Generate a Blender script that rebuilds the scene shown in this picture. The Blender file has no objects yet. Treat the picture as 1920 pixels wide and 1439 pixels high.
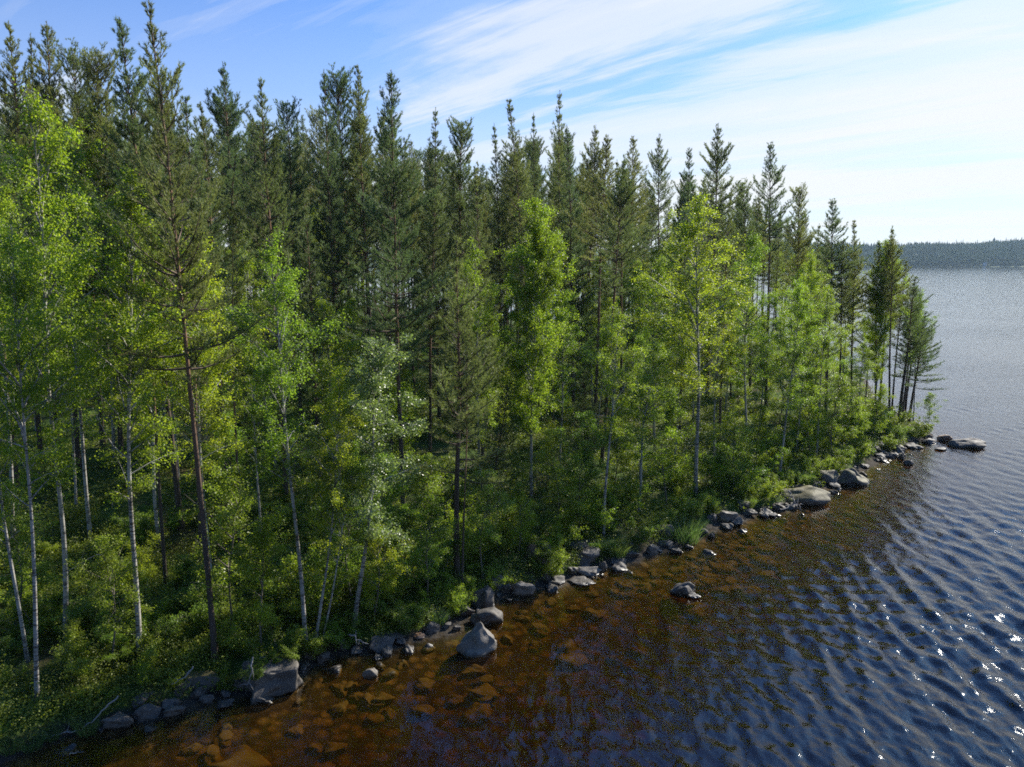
import bpy, math, random
import numpy as np
from mathutils import Vector, Matrix, Quaternion

# ------------------------------------------------------------------ camera, sky, sun, exposure
sc = bpy.context.scene
CH = 12.0                      # camera height above the lake
PITCH = math.radians(8.95)
FPX = 1467.0                   # focal length in photo pixels (1920 wide)
cam_d = bpy.data.cameras.new("camera")
cam = bpy.data.objects.new("camera", cam_d)
sc.collection.objects.link(cam)
cam_d.sensor_width = 36.0
cam_d.lens = FPX / 1920 * 36
cam_d.clip_start = 0.1
cam_d.clip_end = 20000
cam.location = (0, 0, CH)
cam.rotation_euler = (math.radians(90) - PITCH, 0, 0)
sc.camera = cam

SUN_AZ, SUN_EL = math.radians(46), math.radians(33)     # azimuth measured from +Y towards +X
world = bpy.data.worlds.new("World")
sc.world = world
world.use_nodes = True


def nnode(nt, t, **kw):
    n = nt.nodes.new(t)
    for k, v in kw.items():
        setattr(n, k, v)
    return n


def mathn(nt, op, a, b=None, c=None, clamp=False):
    n = nt.nodes.new('ShaderNodeMath')
    n.operation = op
    n.use_clamp = clamp
    for i, v in enumerate((a, b, c)):
        if v is None:
            continue
        if isinstance(v, (int, float)):
            n.inputs[i].default_value = v
        else:
            nt.links.new(v, n.inputs[i])
    return n.outputs[0]


def mixc(nt, fac, a, b, mode='MIX'):
    n = nt.nodes.new('ShaderNodeMix')
    n.data_type = 'RGBA'
    n.blend_type = mode
    for sock, v in ((n.inputs[0], fac), (n.inputs[6], a), (n.inputs[7], b)):
        if isinstance(v, (int, float)):
            sock.default_value = v
        elif isinstance(v, tuple):
            sock.default_value = v if len(v) == 4 else (*v, 1)
        else:
            nt.links.new(v, sock)
    return n.outputs[2]


def ramp(nt, fac, stops, interp='LINEAR'):
    n = nt.nodes.new('ShaderNodeValToRGB')
    n.color_ramp.interpolation = interp
    els = n.color_ramp.elements
    while len(els) < len(stops):
        els.new(0.5)
    for e, (p, c) in zip(els, stops):
        e.position = p
        e.color = (c, c, c, 1) if isinstance(c, (int, float)) else (*c, 1)
    nt.links.new(fac, n.inputs[0])
    return n.outputs[0]


def noise(nt, vec, scale, detail=4, rough=0.55, dist=0.0):
    n = nt.nodes.new('ShaderNodeTexNoise')
    n.inputs['Scale'].default_value = scale
    n.inputs['Detail'].default_value = detail
    n.inputs['Roughness'].default_value = rough
    n.inputs['Distortion'].default_value = dist
    if vec is not None:
        nt.links.new(vec, n.inputs['Vector'])
    return n.outputs[0]


def mapping(nt, vec, loc=(0, 0, 0), rot=(0, 0, 0), scale=(1, 1, 1)):
    n = nt.nodes.new('ShaderNodeMapping')
    n.inputs['Location'].default_value = loc
    n.inputs['Rotation'].default_value = rot
    n.inputs['Scale'].default_value = scale
    nt.links.new(vec, n.inputs['Vector'])
    return n.outputs[0]


def build_world():
    nt = world.node_tree
    nt.nodes.clear()
    out = nnode(nt, 'ShaderNodeOutputWorld')
    bg = nnode(nt, 'ShaderNodeBackground')
    bg.inputs['Strength'].default_value = 0.12
    sky = nnode(nt, 'ShaderNodeTexSky')
    sky.sky_type = 'NISHITA'
    sky.sun_disc = False
    sky.sun_elevation = SUN_EL
    sky.sun_rotation = SUN_AZ
    sky.air_density = 1.0
    sky.dust_density = 0.6
    sky.ozone_density = 2.5
    tc = nnode(nt, 'ShaderNodeTexCoord')
    sep = nnode(nt, 'ShaderNodeSeparateXYZ')
    nt.links.new(tc.outputs['Generated'], sep.inputs[0])
    z = mathn(nt, 'MAXIMUM', sep.outputs[2], 0.0)
    zz = mathn(nt, 'ADD', z, 0.16)
    px = mathn(nt, 'DIVIDE', sep.outputs[0], zz)
    py = mathn(nt, 'DIVIDE', sep.outputs[1], zz)
    comb = nnode(nt, 'ShaderNodeCombineXYZ')
    nt.links.new(px, comb.inputs[0])
    nt.links.new(py, comb.inputs[1])
    # high cirrus: long torn streaks plus soft sheets
    def streak(rot, loc, sc_):
        return mapping(nt, mapping(nt, comb.outputs[0], rot=(0, 0, math.radians(rot))), loc=loc, scale=sc_)
    n1 = noise(nt, streak(34, (9.6, 3.1, 0), (0.34, 1.25, 1)), 1.25, 9, 0.58, 0.8)
    n2 = noise(nt, streak(20, (7.4, 3.0, 0), (0.5, 1.0, 1)), 0.62, 4, 0.5, 0.3)
    n3 = noise(nt, streak(42, (1.4, 9.0, 0), (0.22, 2.2, 1)), 2.6, 8, 0.64, 0.9)
    s = mathn(nt, 'ADD', mathn(nt, 'MULTIPLY', n1, 0.62), mathn(nt, 'MULTIPLY', n2, 0.55))
    s = mathn(nt, 'ADD', s, mathn(nt, 'MULTIPLY', n3, 0.20))
    # more cloud toward the sun side and toward the horizon
    side = mathn(nt, 'MULTIPLY', sep.outputs[0], 0.12)
    low = mathn(nt, 'MULTIPLY', mathn(nt, 'SUBTRACT', 0.30, z), 0.55)
    s = mathn(nt, 'ADD', mathn(nt, 'ADD', s, side), low)
    cl = ramp(nt, s, [(0.58, 0.0), (0.66, 0.25), (0.76, 0.75), (0.90, 0.97)], 'EASE')
    veil = ramp(nt, z, [(0.0, 0.97), (0.09, 0.70), (0.19, 0.28), (0.32, 0.08)])
    fac = mathn(nt, 'MAXIMUM', cl, veil)
    fwd = ramp(nt, mathn(nt, 'ADD', mathn(nt, 'MULTIPLY', sep.outputs[1], 0.5), 0.5), [(0.35, 0.25), (0.62, 1.0)])
    fac = mathn(nt, 'MULTIPLY', fac, fwd)
    over = ramp(nt, z, [(0.30, 1.0), (0.50, 0.30)])
    fac = mathn(nt, 'MULTIPLY', fac, over)
    skyc = mixc(nt, 1.0, sky.outputs[0], SKY_TINT, 'MULTIPLY')
    high = mathn(nt, 'MULTIPLY', ramp(nt, z, [(0.36, 0.0), (0.66, 1.0)]), fwd)
    back = ramp(nt, mathn(nt, 'ADD', mathn(nt, 'MULTIPLY', sep.outputs[1], 0.5), 0.5), [(0.20, 0.50), (0.60, 1.0)])
    skyc = mixc(nt, 1.0, skyc, back, 'MULTIPLY')
    skyc = mixc(nt, high, skyc, mixc(nt, 1.0, skyc, (1.9, 2.0, 2.0), 'MULTIPLY'))
    col = mixc(nt, fac, skyc, CLOUD_COL)
    nt.links.new(col, bg.inputs['Color'])
    nt.links.new(bg.outputs[0], out.inputs['Surface'])


SKY_TINT = (0.22, 0.485, 0.85)
CLOUD_COL = (4.35, 4.45, 4.55)
build_world()

sun_d = bpy.data.lights.new("sun", 'SUN')
sun = bpy.data.objects.new("sun", sun_d)
sc.collection.objects.link(sun)
sun_d.energy = 5.0
sun_d.angle = math.radians(0.5)
sun_d.color = (1.0, 0.94, 0.82)
SUNV = Vector((math.cos(SUN_EL) * math.sin(SUN_AZ), math.cos(SUN_EL) * math.cos(SUN_AZ), math.sin(SUN_EL)))
sun.rotation_mode = 'QUATERNION'
sun.rotation_quaternion = SUNV.to_track_quat('Z', 'Y')

sc.view_settings.view_transform = 'Standard'
sc.view_settings.look = 'None'
sc.view_settings.exposure = 0.85
sc.view_settings.gamma = 1.0
sc.render.engine = 'CYCLES'
cy = sc.cycles
cy.use_denoising = False
cy.denoiser = 'OPENIMAGEDENOISE'
cy.denoising_input_passes = 'RGB_ALBEDO_NORMAL'
cy.use_adaptive_sampling = False
cy.sample_clamp_direct = 14.0
cy.filter_width = 1.7
cy.max_bounces = 6
cy.diffuse_bounces = 3
cy.glossy_bounces = 2
cy.transmission_bounces = 4
cy.transparent_max_bounces = 6
cy.volume_bounces = 0
cy.sample_clamp_indirect = 4.0
cy.caustics_reflective = False
cy.caustics_refractive = False

# ------------------------------------------------------------------ projection helpers
SP, CP = math.sin(PITCH), math.cos(PITCH)


def ray(px, py):
    u, v = (px - 960) / FPX, (719.5 - py) / FPX
    return np.array([u, CP + v * SP, v * CP - SP])


def at_z(px, py, z=0.0):
    r = ray(px, py)
    t = (z - CH) / r[2]
    return r[0] * t, r[1] * t


def project(x, y, z):
    dz = z - CH
    dep = y * CP - dz * SP
    up = y * SP + dz * CP
    return 960 + FPX * x / dep, 719.5 - FPX * up / dep


# ------------------------------------------------------------------ shoreline and terrain
SHORE_PX = [(-300, 1545), (0, 1432), (110, 1385), (200, 1368), (300, 1345), (400, 1315), (470, 1312), (540, 1282),
            (580, 1250), (640, 1232), (720, 1226), (790, 1200), (850, 1188), (885, 1155), (925, 1125),
            (990, 1112), (1060, 1092), (1130, 1068), (1200, 1052), (1260, 1030), (1330, 1000), (1400, 972),
            (1470, 958), (1520, 928), (1590, 905), (1625, 880), (1650, 862), (1700, 840), (1735, 826), (1750, 818)]
SHORE = [(-500.0, -60.0), (-90.0, 2.0), (-38.0, 10.5)] + [at_z(*p) for p in SHORE_PX]
_tipx, _tipy = SHORE[-1]
SHORE += [(_tipx + 1.2, _tipy + 3.5), (_tipx + 1.5, _tipy + 8), (_tipx + 2.5, _tipy + 14), (35.5, 77), (38.5, 90), (37, 106), (31, 126),
          (16, 150), (-15, 185), (-80, 250), (-300, 360), (-1200, 500), (-2490, 700), (-2490, -60)]
SHORE = np.array(SHORE)


def sdist(x, y):
    """signed distance to the shoreline: positive on land"""
    x = np.asarray(x, float)
    y = np.asarray(y, float)
    d2 = np.full(x.shape, 1e18)
    inside = np.zeros(x.shape, bool)
    n = len(SHORE)
    for i in range(n):
        ax, ay = SHORE[i]
        bx, by = SHORE[(i + 1) % n]
        vx, vy = bx - ax, by - ay
        t = np.clip(((x - ax) * vx + (y - ay) * vy) / (vx * vx + vy * vy), 0, 1)
        dx, dy = x - (ax + t * vx), y - (ay + t * vy)
        d2 = np.minimum(d2, dx * dx + dy * dy)
        c = ((ay > y) != (by > y))
        with np.errstate(divide='ignore', invalid='ignore'):
            xi = vx * (y - ay) / (vy if vy != 0 else 1e-9) + ax
        inside ^= c & (x < xi)
    d = np.sqrt(d2)
    return np.where(inside, d, -d)


def ss(a, b, x):
    t = np.clip((x - a) / (b - a), 0, 1)
    return t * t * (3 - 2 * t)


def wob(x, y, s, seed):
    r = np.random.RandomState(seed)
    out = 0
    for k in range(7):
        a = r.uniform(0, 6.283)
        f = s * r.uniform(0.6, 1.7)
        out = out + np.sin((x * math.cos(a) + y * math.sin(a)) * f + r.uniform(0, 6.28)) * r.uniform(0.5, 1)
    return out / 4.0


def hgt(x, y):
    x = np.asarray(x, float)
    y = np.asarray(y, float)
    d = sdist(x, y) + 0.22 * wob(x, y, 1.7, 3)
    left = ss(25, -12, x)
    land = 0.42 * ss(0, 1.3, d) + 0.30 * ss(1.0, 5, d) + (0.028 + 0.062 * left) * np.clip(d - 4, 0, 70)
    land = land + ss(1.5, 8, d) * (0.22 * wob(x, y, 0.55, 11) + 0.30 * wob(x, y, 0.22, 12)) + 0.05 * ss(0.3, 2, d) * wob(x, y, 3.1, 5)
    dd = np.clip(-d, 0, None)
    bed = -0.095 * np.minimum(dd, 7) - 0.24 * np.clip(dd - 7, 0, 14) - 0.10 * np.clip(dd - 21, 0, 60)
    bed = bed - 0.10 * ss(0, 0.8, dd) + 0.04 * wob(x, y, 1.3, 21) * ss(0, 3, dd)
    return np.where(d > 0, land, bed)


def ground_hit(px, py):
    """the ground point seen at a photo pixel"""
    z = 0.6
    for _ in range(14):
        x, y = at_z(px, py, min(z, CH - 1))
        z = 0.5 * z + 0.5 * float(hgt(x, y))
    return x, y, float(hgt(x, y))


# ------------------------------------------------------------------ object helpers
COL = sc.collection


import re


def tag(o, label=None, cat=None, group=None, kind=None):
    if label:
        if len(re.findall(r"[A-Za-z0-9']+", label)) > 16:
            print('LONG', len(re.findall(r"[A-Za-z0-9']+", label)), label)
        o['label'] = label
    if cat:
        o['category'] = cat
    if group:
        o['group'] = group
    if kind:
        o['kind'] = kind
    return o


def empty(name, loc=(0, 0, 0)):
    o = bpy.data.objects.new(name, None)
    o.empty_display_size = 0.3
    COL.objects.link(o)
    o.location = loc
    return o


class MB:
    """collects polygons (numpy) and links them as one mesh"""

    def __init__(s):
        s.v, s.f, s.n, s.mi, s.m = [], {3: [], 4: []}, 0, {3: [], 4: []}, 0

    def add(s, verts, faces):
        verts = np.asarray(verts, np.float32).reshape(-1, 3)
        faces = np.asarray(faces, np.int64)
        s.f[faces.shape[1]].append(faces + s.n)
        s.mi[faces.shape[1]].append(np.full(len(faces), s.m, np.int32))
        s.v.append(verts)
        s.n += len(verts)

    def mesh(s, name, mat, smooth=True, mat2=None):
        me = bpy.data.meshes.new(name)
        v = np.concatenate(s.v) if s.v else np.zeros((0, 3), np.float32)
        f3 = np.concatenate(s.f[3]) if s.f[3] else np.zeros((0, 3), np.int64)
        f4 = np.concatenate(s.f[4]) if s.f[4] else np.zeros((0, 4), np.int64)
        me.vertices.add(len(v))
        me.vertices.foreach_set('co', v.ravel())
        loops = np.concatenate([f3.ravel(), f4.ravel()]).astype(np.int32)
        me.loops.add(len(loops))
        me.loops.foreach_set('vertex_index', loops)
        nf = len(f3) + len(f4)
        st = np.concatenate([np.arange(len(f3)) * 3, len(f3) * 3 + np.arange(len(f4)) * 4]).astype(np.int32)
        me.polygons.add(nf)
        me.polygons.foreach_set('loop_start', st)
        me.polygons.foreach_set('use_smooth', np.full(nf, smooth))
        me.update(calc_edges=True)
        me.materials.append(mat)
        if mat2:
            me.materials.append(mat2)
            me.polygons.foreach_set('material_index', np.concatenate(s.mi[3] + s.mi[4]))
        return me

    def build(s, name, mat, parent=None, smooth=True):
        o = bpy.data.objects.new(name, s.mesh(name, mat, smooth))
        COL.objects.link(o)
        if parent:
            o.parent = parent
        return o


def tube(mb, pts, rad, sides=6):
    pts = np.asarray(pts, float)
    n = len(pts)
    rad = np.broadcast_to(np.asarray(rad, float), (n,))
    tan = np.gradient(pts, axis=0)
    tan /= np.linalg.norm(tan, axis=1)[:, None] + 1e-9
    ref = np.array([0.31, 0.95, 0.05])
    a = np.cross(tan, ref)
    a /= np.linalg.norm(a, axis=1)[:, None] + 1e-9
    b = np.cross(tan, a)
    th = np.arange(sides) / sides * 2 * math.pi
    ring = pts[:, None, :] + rad[:, None, None] * (np.cos(th)[None, :, None] * a[:, None, :] + np.sin(th)[None, :, None] * b[:, None, :])
    i = np.arange(n - 1)[:, None] * sides
    j = np.arange(sides)[None, :]
    k = (j + 1) % sides
    q = np.stack([i + j, i + k, i + sides + k, i + sides + j], -1).reshape(-1, 4)
    mb.add(ring.reshape(-1, 3), q)


def unit(v):
    return v / (np.linalg.norm(v, axis=-1, keepdims=True) + 1e-9)


def tufts(mb, pos, direc, rs, length=0.15, width=0.02, k=8, spread=0.75):
    """needle tufts: k thin triangles fanning round each shoot"""
    pos = np.repeat(np.asarray(pos), k, 0)
    d = np.repeat(unit(np.asarray(direc)), k, 0)
    n = len(pos)
    r = unit(rs.normal(size=(n, 3)))
    nd = unit(d + r * spread)
    base = pos + d * rs.uniform(-0.07, 0.07, (n, 1)) * length / 0.15
    w = unit(np.cross(nd, rs.normal(size=(n, 3)))) * width * 0.5
    L = length * rs.uniform(0.6, 1.15, (n, 1))
    v = np.stack([base - w, base + w, base + nd * L], 1).reshape(-1, 3)
    f = np.arange(3 * n).reshape(-1, 3)
    mb.add(v, f)


def leaves(mb, pos, rs, size=0.05, up=0.35, outward=None):
    """leaf-sized diamonds, gently folded into random directions"""
    pos = np.asarray(pos)
    n = len(pos)
    nrm = rs.normal(size=(n, 3))
    nrm[:, 2] += up * 2
    if outward is not None:
        nrm += outward
    nrm = unit(nrm)
    a = unit(np.cross(nrm, rs.normal(size=(n, 3))))
    b = np.cross(nrm, a)
    s = size * rs.uniform(0.65, 1.25, (n, 1))
    v = np.stack([pos - a * s * 0.55, pos + b * s * 0.40 + nrm * s * 0.1, pos + a * s * 0.65, pos - b * s * 0.40 + nrm * s * 0.1], 1).reshape(-1, 3)
    mb.add(v, np.arange(4 * n).reshape(-1, 4))


def recalc(o, inward=False):
    import bmesh
    bm = bmesh.new()
    bm.from_mesh(o.data)
    bmesh.ops.recalc_face_normals(bm, faces=bm.faces)
    bm.to_mesh(o.data)
    bm.free()
    return o


# ------------------------------------------------------------------ materials
def mat_new(name):
    m = bpy.data.materials.new(name)
    m.use_nodes = True
    nt = m.node_tree
    nt.nodes.clear()
    out = nnode(nt, 'ShaderNodeOutputMaterial')
    return m, nt, out


def principled(nt, col, rough, spec=0.5):
    p = nnode(nt, 'ShaderNodeBsdfPrincipled')
    if isinstance(col, tuple):
        p.inputs['Base Color'].default_value = (*col, 1)
    else:
        nt.links.new(col, p.inputs['Base Color'])
    if isinstance(rough, (int, float)):
        p.inputs['Roughness'].default_value = rough
    else:
        nt.links.new(rough, p.inputs['Roughness'])
    p.inputs['Specular IOR Level'].default_value = spec
    return p


def bump(nt, height, strength, dist, p):
    b = nnode(nt, 'ShaderNodeBump')
    b.inputs['Strength'].default_value = strength
    b.inputs['Distance'].default_value = dist
    nt.links.new(height, b.inputs['Height'])
    nt.links.new(b.outputs[0], p.inputs['Normal'])
    return b


def foliage_mat(name, c1, c2, trans, tfac, rough=0.45, spec=0.5, objvar=0.25, clump=0.6):
    m, nt, out = mat_new(name)
    geo = nnode(nt, 'ShaderNodeNewGeometry')
    oi = nnode(nt, 'ShaderNodeObjectInfo')
    col = mixc(nt, geo.outputs['Random Per Island'], c1, c2)
    n = noise(nt, geo.outputs['Position'], clump, 2, 0.5)
    f = ramp(nt, n, [(0.35, 1 - objvar), (0.65, 1 + objvar * 0.4)])
    col = mixc(nt, 1.0, col, f, 'MULTIPLY')
    rv = mathn(nt, 'ADD', mathn(nt, 'MULTIPLY', oi.outputs['Random'], objvar * 1.2), 1 - objvar * 0.6)
    comb = nnode(nt, 'ShaderNodeCombineColor')
    nt.links.new(mathn(nt, 'MULTIPLY', rv, rv), comb.inputs[0])
    nt.links.new(rv, comb.inputs[1])
    comb.inputs[2].default_value = 1
    col = mixc(nt, 1.0, col, comb.outputs[0], 'MULTIPLY')
    p = principled(nt, col, rough, spec)
    t = nnode(nt, 'ShaderNodeBsdfTranslucent')
    tcol = mixc(nt, 1.0, col, trans, 'MULTIPLY')
    nt.links.new(tcol, t.inputs['Color'])
    mx = nnode(nt, 'ShaderNodeMixShader')
    mx.inputs[0].default_value = tfac
    nt.links.new(p.outputs[0], mx.inputs[1])
    nt.links.new(t.outputs[0], mx.inputs[2])
    nt.links.new(mx.outputs[0], out.inputs['Surface'])
    return m


M_NEEDLE = foliage_mat('pine_needles', (0.125, 0.162, 0.066), (0.210, 0.240, 0.105), (1.5, 1.6, 0.9), 0.38, 0.5, 0.35, 0.28, 0.5)
M_BIRCH = foliage_mat('birch_leaves', (0.130, 0.210, 0.022), (0.275, 0.340, 0.045), (2.0, 2.0, 0.8), 0.50, 0.42, 0.32, 0.28, 0.9)
M_ALDER = foliage_mat('alder_leaves', (0.115, 0.190, 0.022), (0.225, 0.285, 0.040), (1.8, 1.9, 0.9), 0.44, 0.42, 0.42, 0.28, 0.9)
M_ASPEN = foliage_mat('pale_leaves', (0.150, 0.215, 0.070), (0.230, 0.290, 0.110), (1.5, 1.6, 0.8), 0.40, 0.36, 0.6, 0.15, 0.9)
M_BILB = foliage_mat('undergrowth_leaves', (0.080, 0.130, 0.016), (0.210, 0.250, 0.034), (1.6, 1.7, 0.7), 0.38, 0.5, 0.4, 0.35, 0.35)
M_GRASS = foliage_mat('shore_grass', (0.10, 0.19, 0.04), (0.20, 0.24, 0.09), (1.4, 1.5, 0.8), 0.35, 0.5, 0.3, 0.2, 0.9)


def bark_pine():
    m, nt, out = mat_new('pine_bark')
    tc = nnode(nt, 'ShaderNodeTexCoord')
    sep = nnode(nt, 'ShaderNodeSeparateXYZ')
    nt.links.new(tc.outputs['Object'], sep.inputs[0])
    n = noise(nt, mapping(nt, tc.outputs['Object'], scale=(9, 9, 1.6)), 1.6, 6, 0.65)
    zf = mathn(nt, 'ADD', mathn(nt, 'DIVIDE', sep.outputs[2], 20.0), mathn(nt, 'MULTIPLY', mathn(nt, 'SUBTRACT', n, 0.5), 0.25))
    low = mixc(nt, n, (0.050, 0.040, 0.033), (0.14, 0.11, 0.09))
    hi = mixc(nt, n, (0.150, 0.085, 0.050), (0.36, 0.215, 0.130))
    f = ramp(nt, zf, [(0.22, 0.0), (0.50, 1.0)])
    p = principled(nt, mixc(nt, f, low, hi), 0.85, 0.2)
    bump(nt, n, 0.8, 0.03, p)
    nt.links.new(p.outputs[0], out.inputs['Surface'])
    return m


def bark_birch():
    m, nt, out = mat_new('birch_bark')
    tc = nnode(nt, 'ShaderNodeTexCoord')
    sep = nnode(nt, 'ShaderNodeSeparateXYZ')
    nt.links.new(tc.outputs['Object'], sep.inputs[0])
    n1 = noise(nt, mapping(nt, tc.outputs['Object'], scale=(2.2, 2.2, 11)), 2.0, 5, 0.6)
    n2 = noise(nt, mapping(nt, tc.outputs['Object'], scale=(1.5, 1.5, 1.2)), 1.3, 3, 0.5)
    marks = ramp(nt, mathn(nt, 'ADD', mathn(nt, 'MULTIPLY', n1, 0.8), mathn(nt, 'MULTIPLY', n2, 0.35)), [(0.49, 0.0), (0.56, 1.0)])
    base = mixc(nt, n2, (0.22, 0.21, 0.19), (0.52, 0.50, 0.465))
    col = mixc(nt, marks, (0.085, 0.075, 0.065), base)
    foot = ramp(nt, mathn(nt, 'ADD', sep.outputs[2], n2), [(0.3, 0.0), (0.9, 1.0)])
    col = mixc(nt, foot, (0.11, 0.095, 0.08), col)
    p = principled(nt, col, 0.7, 0.25)
    bump(nt, n1, 0.35, 0.01, p)
    nt.links.new(p.outputs[0], out.inputs['Surface'])
    return m


def wood_mat(name, c1, c2):
    m, nt, out = mat_new(name)
    tc = nnode(nt, 'ShaderNodeTexCoord')
    n = noise(nt, tc.outputs['Object'], 7, 4)
    p = principled(nt, mixc(nt, n, c1, c2), 0.85, 0.2)
    nt.links.new(p.outputs[0], out.inputs['Surface'])
    return m


M_BARKP, M_BARKB = bark_pine(), bark_birch()
M_LIMB = wood_mat('pine_limb_bark', (0.085, 0.065, 0.050), (0.20, 0.15, 0.11))
M_BARKS = wood_mat('shrub_bark', (0.10, 0.085, 0.07), (0.22, 0.19, 0.16))
M_DEAD = wood_mat('dead_wood', (0.20, 0.18, 0.16), (0.42, 0.39, 0.36))
M_BRUSH = wood_mat('brushwood', (0.10, 0.065, 0.045), (0.24, 0.17, 0.12))


def rock_mat(name, c1, c2, moss, mosscol=(0.13, 0.10, 0.02)):
    m, nt, out = mat_new(name)
    geo = nnode(nt, 'ShaderNodeNewGeometry')
    tc = nnode(nt, 'ShaderNodeTexCoord')
    oi = nnode(nt, 'ShaderNodeObjectInfo')
    pos = geo.outputs['Position']
    n1 = noise(nt, pos, 2.3, 8, 0.65)
    n2 = noise(nt, pos, 26, 4, 0.7)
    n3 = noise(nt, pos, 7, 5, 0.6)
    col = mixc(nt, ramp(nt, n1, [(0.32, 0.0), (0.68, 1.0)]), c1, c2)
    col = mixc(nt, ramp(nt, n2, [(0.44, 0.0), (0.62, 0.5)]), col, (0.21, 0.19, 0.165))
    col = mixc(nt, ramp(nt, n3, [(0.28, 0.75), (0.46, 0.0)]), col, (0.035, 0.034, 0.030))
    sep = nnode(nt, 'ShaderNodeSeparateXYZ')
    nt.links.new(geo.outputs['Normal'], sep.inputs[0])
    mf = mathn(nt, 'MULTIPLY', ramp(nt, sep.outputs[2], [(0.45, 0.0), (0.85, 1.0)]), ramp(nt, n1, [(0.5 - moss * 0.3, 0.0), (0.62 - moss * 0.3, 1.0)]))
    mf = mathn(nt, 'MULTIPLY', mf, moss)
    col = mixc(nt, mf, col, mosscol)
    # wet dark band at the waterline, slimy brown below it
    sp = nnode(nt, 'ShaderNodeSeparateXYZ')
    nt.links.new(pos, sp.inputs[0])
    wz = mathn(nt, 'ADD', sp.outputs[2], mathn(nt, 'MULTIPLY', mathn(nt, 'SUBTRACT', n3, 0.5), 0.10))
    dry = ramp(nt, mathn(nt, 'ADD', wz, 0.5), [(0.53, 0.0), (0.60, 1.0)])
    wet = mixc(nt, 1.0, col, (0.42, 0.40, 0.36), 'MULTIPLY')
    col2 = mixc(nt, dry, wet, col)
    under = ramp(nt, mathn(nt, 'ADD', wz, 0.5), [(0.44, 1.0), (0.50, 0.0)])
    col2 = mixc(nt, under, col2, mixc(nt, n1, (0.060, 0.039, 0.015), (0.140, 0.093, 0.034)))
    rough = mathn(nt, 'ADD', mathn(nt, 'ADD', mathn(nt, 'MULTIPLY', dry, 0.42), 0.28), mathn(nt, 'MULTIPLY', under, 0.7), clamp=True)
    p = principled(nt, col2, rough, 0.5)
    # no gloss between water and stone
    nt.links.new(mathn(nt, 'MULTIPLY', mathn(nt, 'SUBTRACT', 1.0, under), 0.5), p.inputs['Specular IOR Level'])
    hsum = mathn(nt, 'ADD', mathn(nt, 'MULTIPLY', n1, 1.0), mathn(nt, 'MULTIPLY', n2, 0.25))
    bb = bump(nt, hsum, 0.8, 0.06, p)
    nt.links.new(mathn(nt, 'ADD', mathn(nt, 'MULTIPLY', mathn(nt, 'SUBTRACT', 1.0, under), 0.65), 0.15), bb.inputs['Strength'])
    nt.links.new(p.outputs[0], out.inputs['Surface'])
    return m


M_ROCK = rock_mat('grey_granite', (0.030, 0.024, 0.019), (0.095, 0.080, 0.064), 0.0)
M_ROCKP = rock_mat('pale_granite', (0.085, 0.070, 0.053), (0.22, 0.19, 0.152), 0.0)  # lighter copy of the granite, sunlight on these stones put into the colour
M_ROCKM = rock_mat('mossy_granite', (0.035, 0.030, 0.024), (0.11, 0.098, 0.08), 1.0, (0.085, 0.070, 0.018))
M_ROCKR = rock_mat('rusty_granite', (0.10, 0.065, 0.045), (0.20, 0.13, 0.09), 0.6, (0.16, 0.07, 0.02))


def ground_mat():
    m, nt, out = mat_new('forest_floor')
    geo = nnode(nt, 'ShaderNodeNewGeometry')
    pos = geo.outputs['Position']
    n1 = noise(nt, pos, 0.45, 6, 0.6)
    n2 = noise(nt, pos, 3.2, 6, 0.65)
    n3 = noise(nt, pos, 17, 4, 0.6)
    moss = mixc(nt, n2, (0.030, 0.060, 0.012), (0.085, 0.125, 0.025))
    litter = mixc(nt, n3, (0.055, 0.036, 0.022), (0.17, 0.115, 0.065))
    land = mixc(nt, ramp(nt, n1, [(0.50, 0.0), (0.70, 1.0)]), moss, litter)
    bed = mixc(nt, ramp(nt, n2, [(0.35, 0.0), (0.65, 1.0)]), (0.075, 0.048, 0.022), (0.21, 0.14, 0.062))
    vo = nnode(nt, 'ShaderNodeTexVoronoi')
    vo.inputs['Scale'].default_value = 2.6
    nt.links.new(mapping(nt, pos, scale=(1, 1, 0.2)), vo.inputs['Vector'])
    cob = ramp(nt, vo.outputs['Distance'], [(0.10, 1.25), (0.36, 0.85), (0.52, 0.25)])
    bed = mixc(nt, 1.0, bed, cob, 'MULTIPLY')
    bed = mixc(nt, ramp(nt, n1, [(0.35, 0.6), (0.62, 0.0)]), bed, (0.045, 0.032, 0.016))
    gravel = mixc(nt, n3, (0.022, 0.019, 0.015), (0.085, 0.072, 0.058))
    sp = nnode(nt, 'ShaderNodeSeparateXYZ')
    nt.links.new(pos, sp.inputs[0])
    w = mathn(nt, 'ADD', sp.outputs[2], mathn(nt, 'MULTIPLY', mathn(nt, 'SUBTRACT', n2, 0.5), 0.25))
    c = mixc(nt, ramp(nt, mathn(nt, 'ADD', w, 0.5), [(0.47, 0.0), (0.52, 1.0)]), bed, gravel)
    c = mixc(nt, ramp(nt, mathn(nt, 'ADD', w, 0.5), [(0.60, 0.0), (0.72, 1.0)]), c, land)
    p = principled(nt, c, 0.95, 0.1)
    bump(nt, mathn(nt, 'ADD', n2, mathn(nt, 'MULTIPLY', n3, 0.3)), 0.8, 0.12, p)
    nt.links.new(p.outputs[0], out.inputs['Surface'])
    return m


M_GROUND = ground_mat()

# ------------------------------------------------------------------ ground sheet (land, lake bed)
def axis(lo, hi, fine, a, b, grow=1.18):
    mid = list(np.arange(lo, hi + 1e-6, fine))
    s, x = fine, lo
    left = []
    while x > a:
        s *= grow
        x -= s
        left.append(max(x, a))
    s, x = fine, hi
    right = []
    while x < b:
        s *= grow
        x += s
        right.append(min(x, b))
    return np.array(left[::-1] + mid + right)


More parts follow.
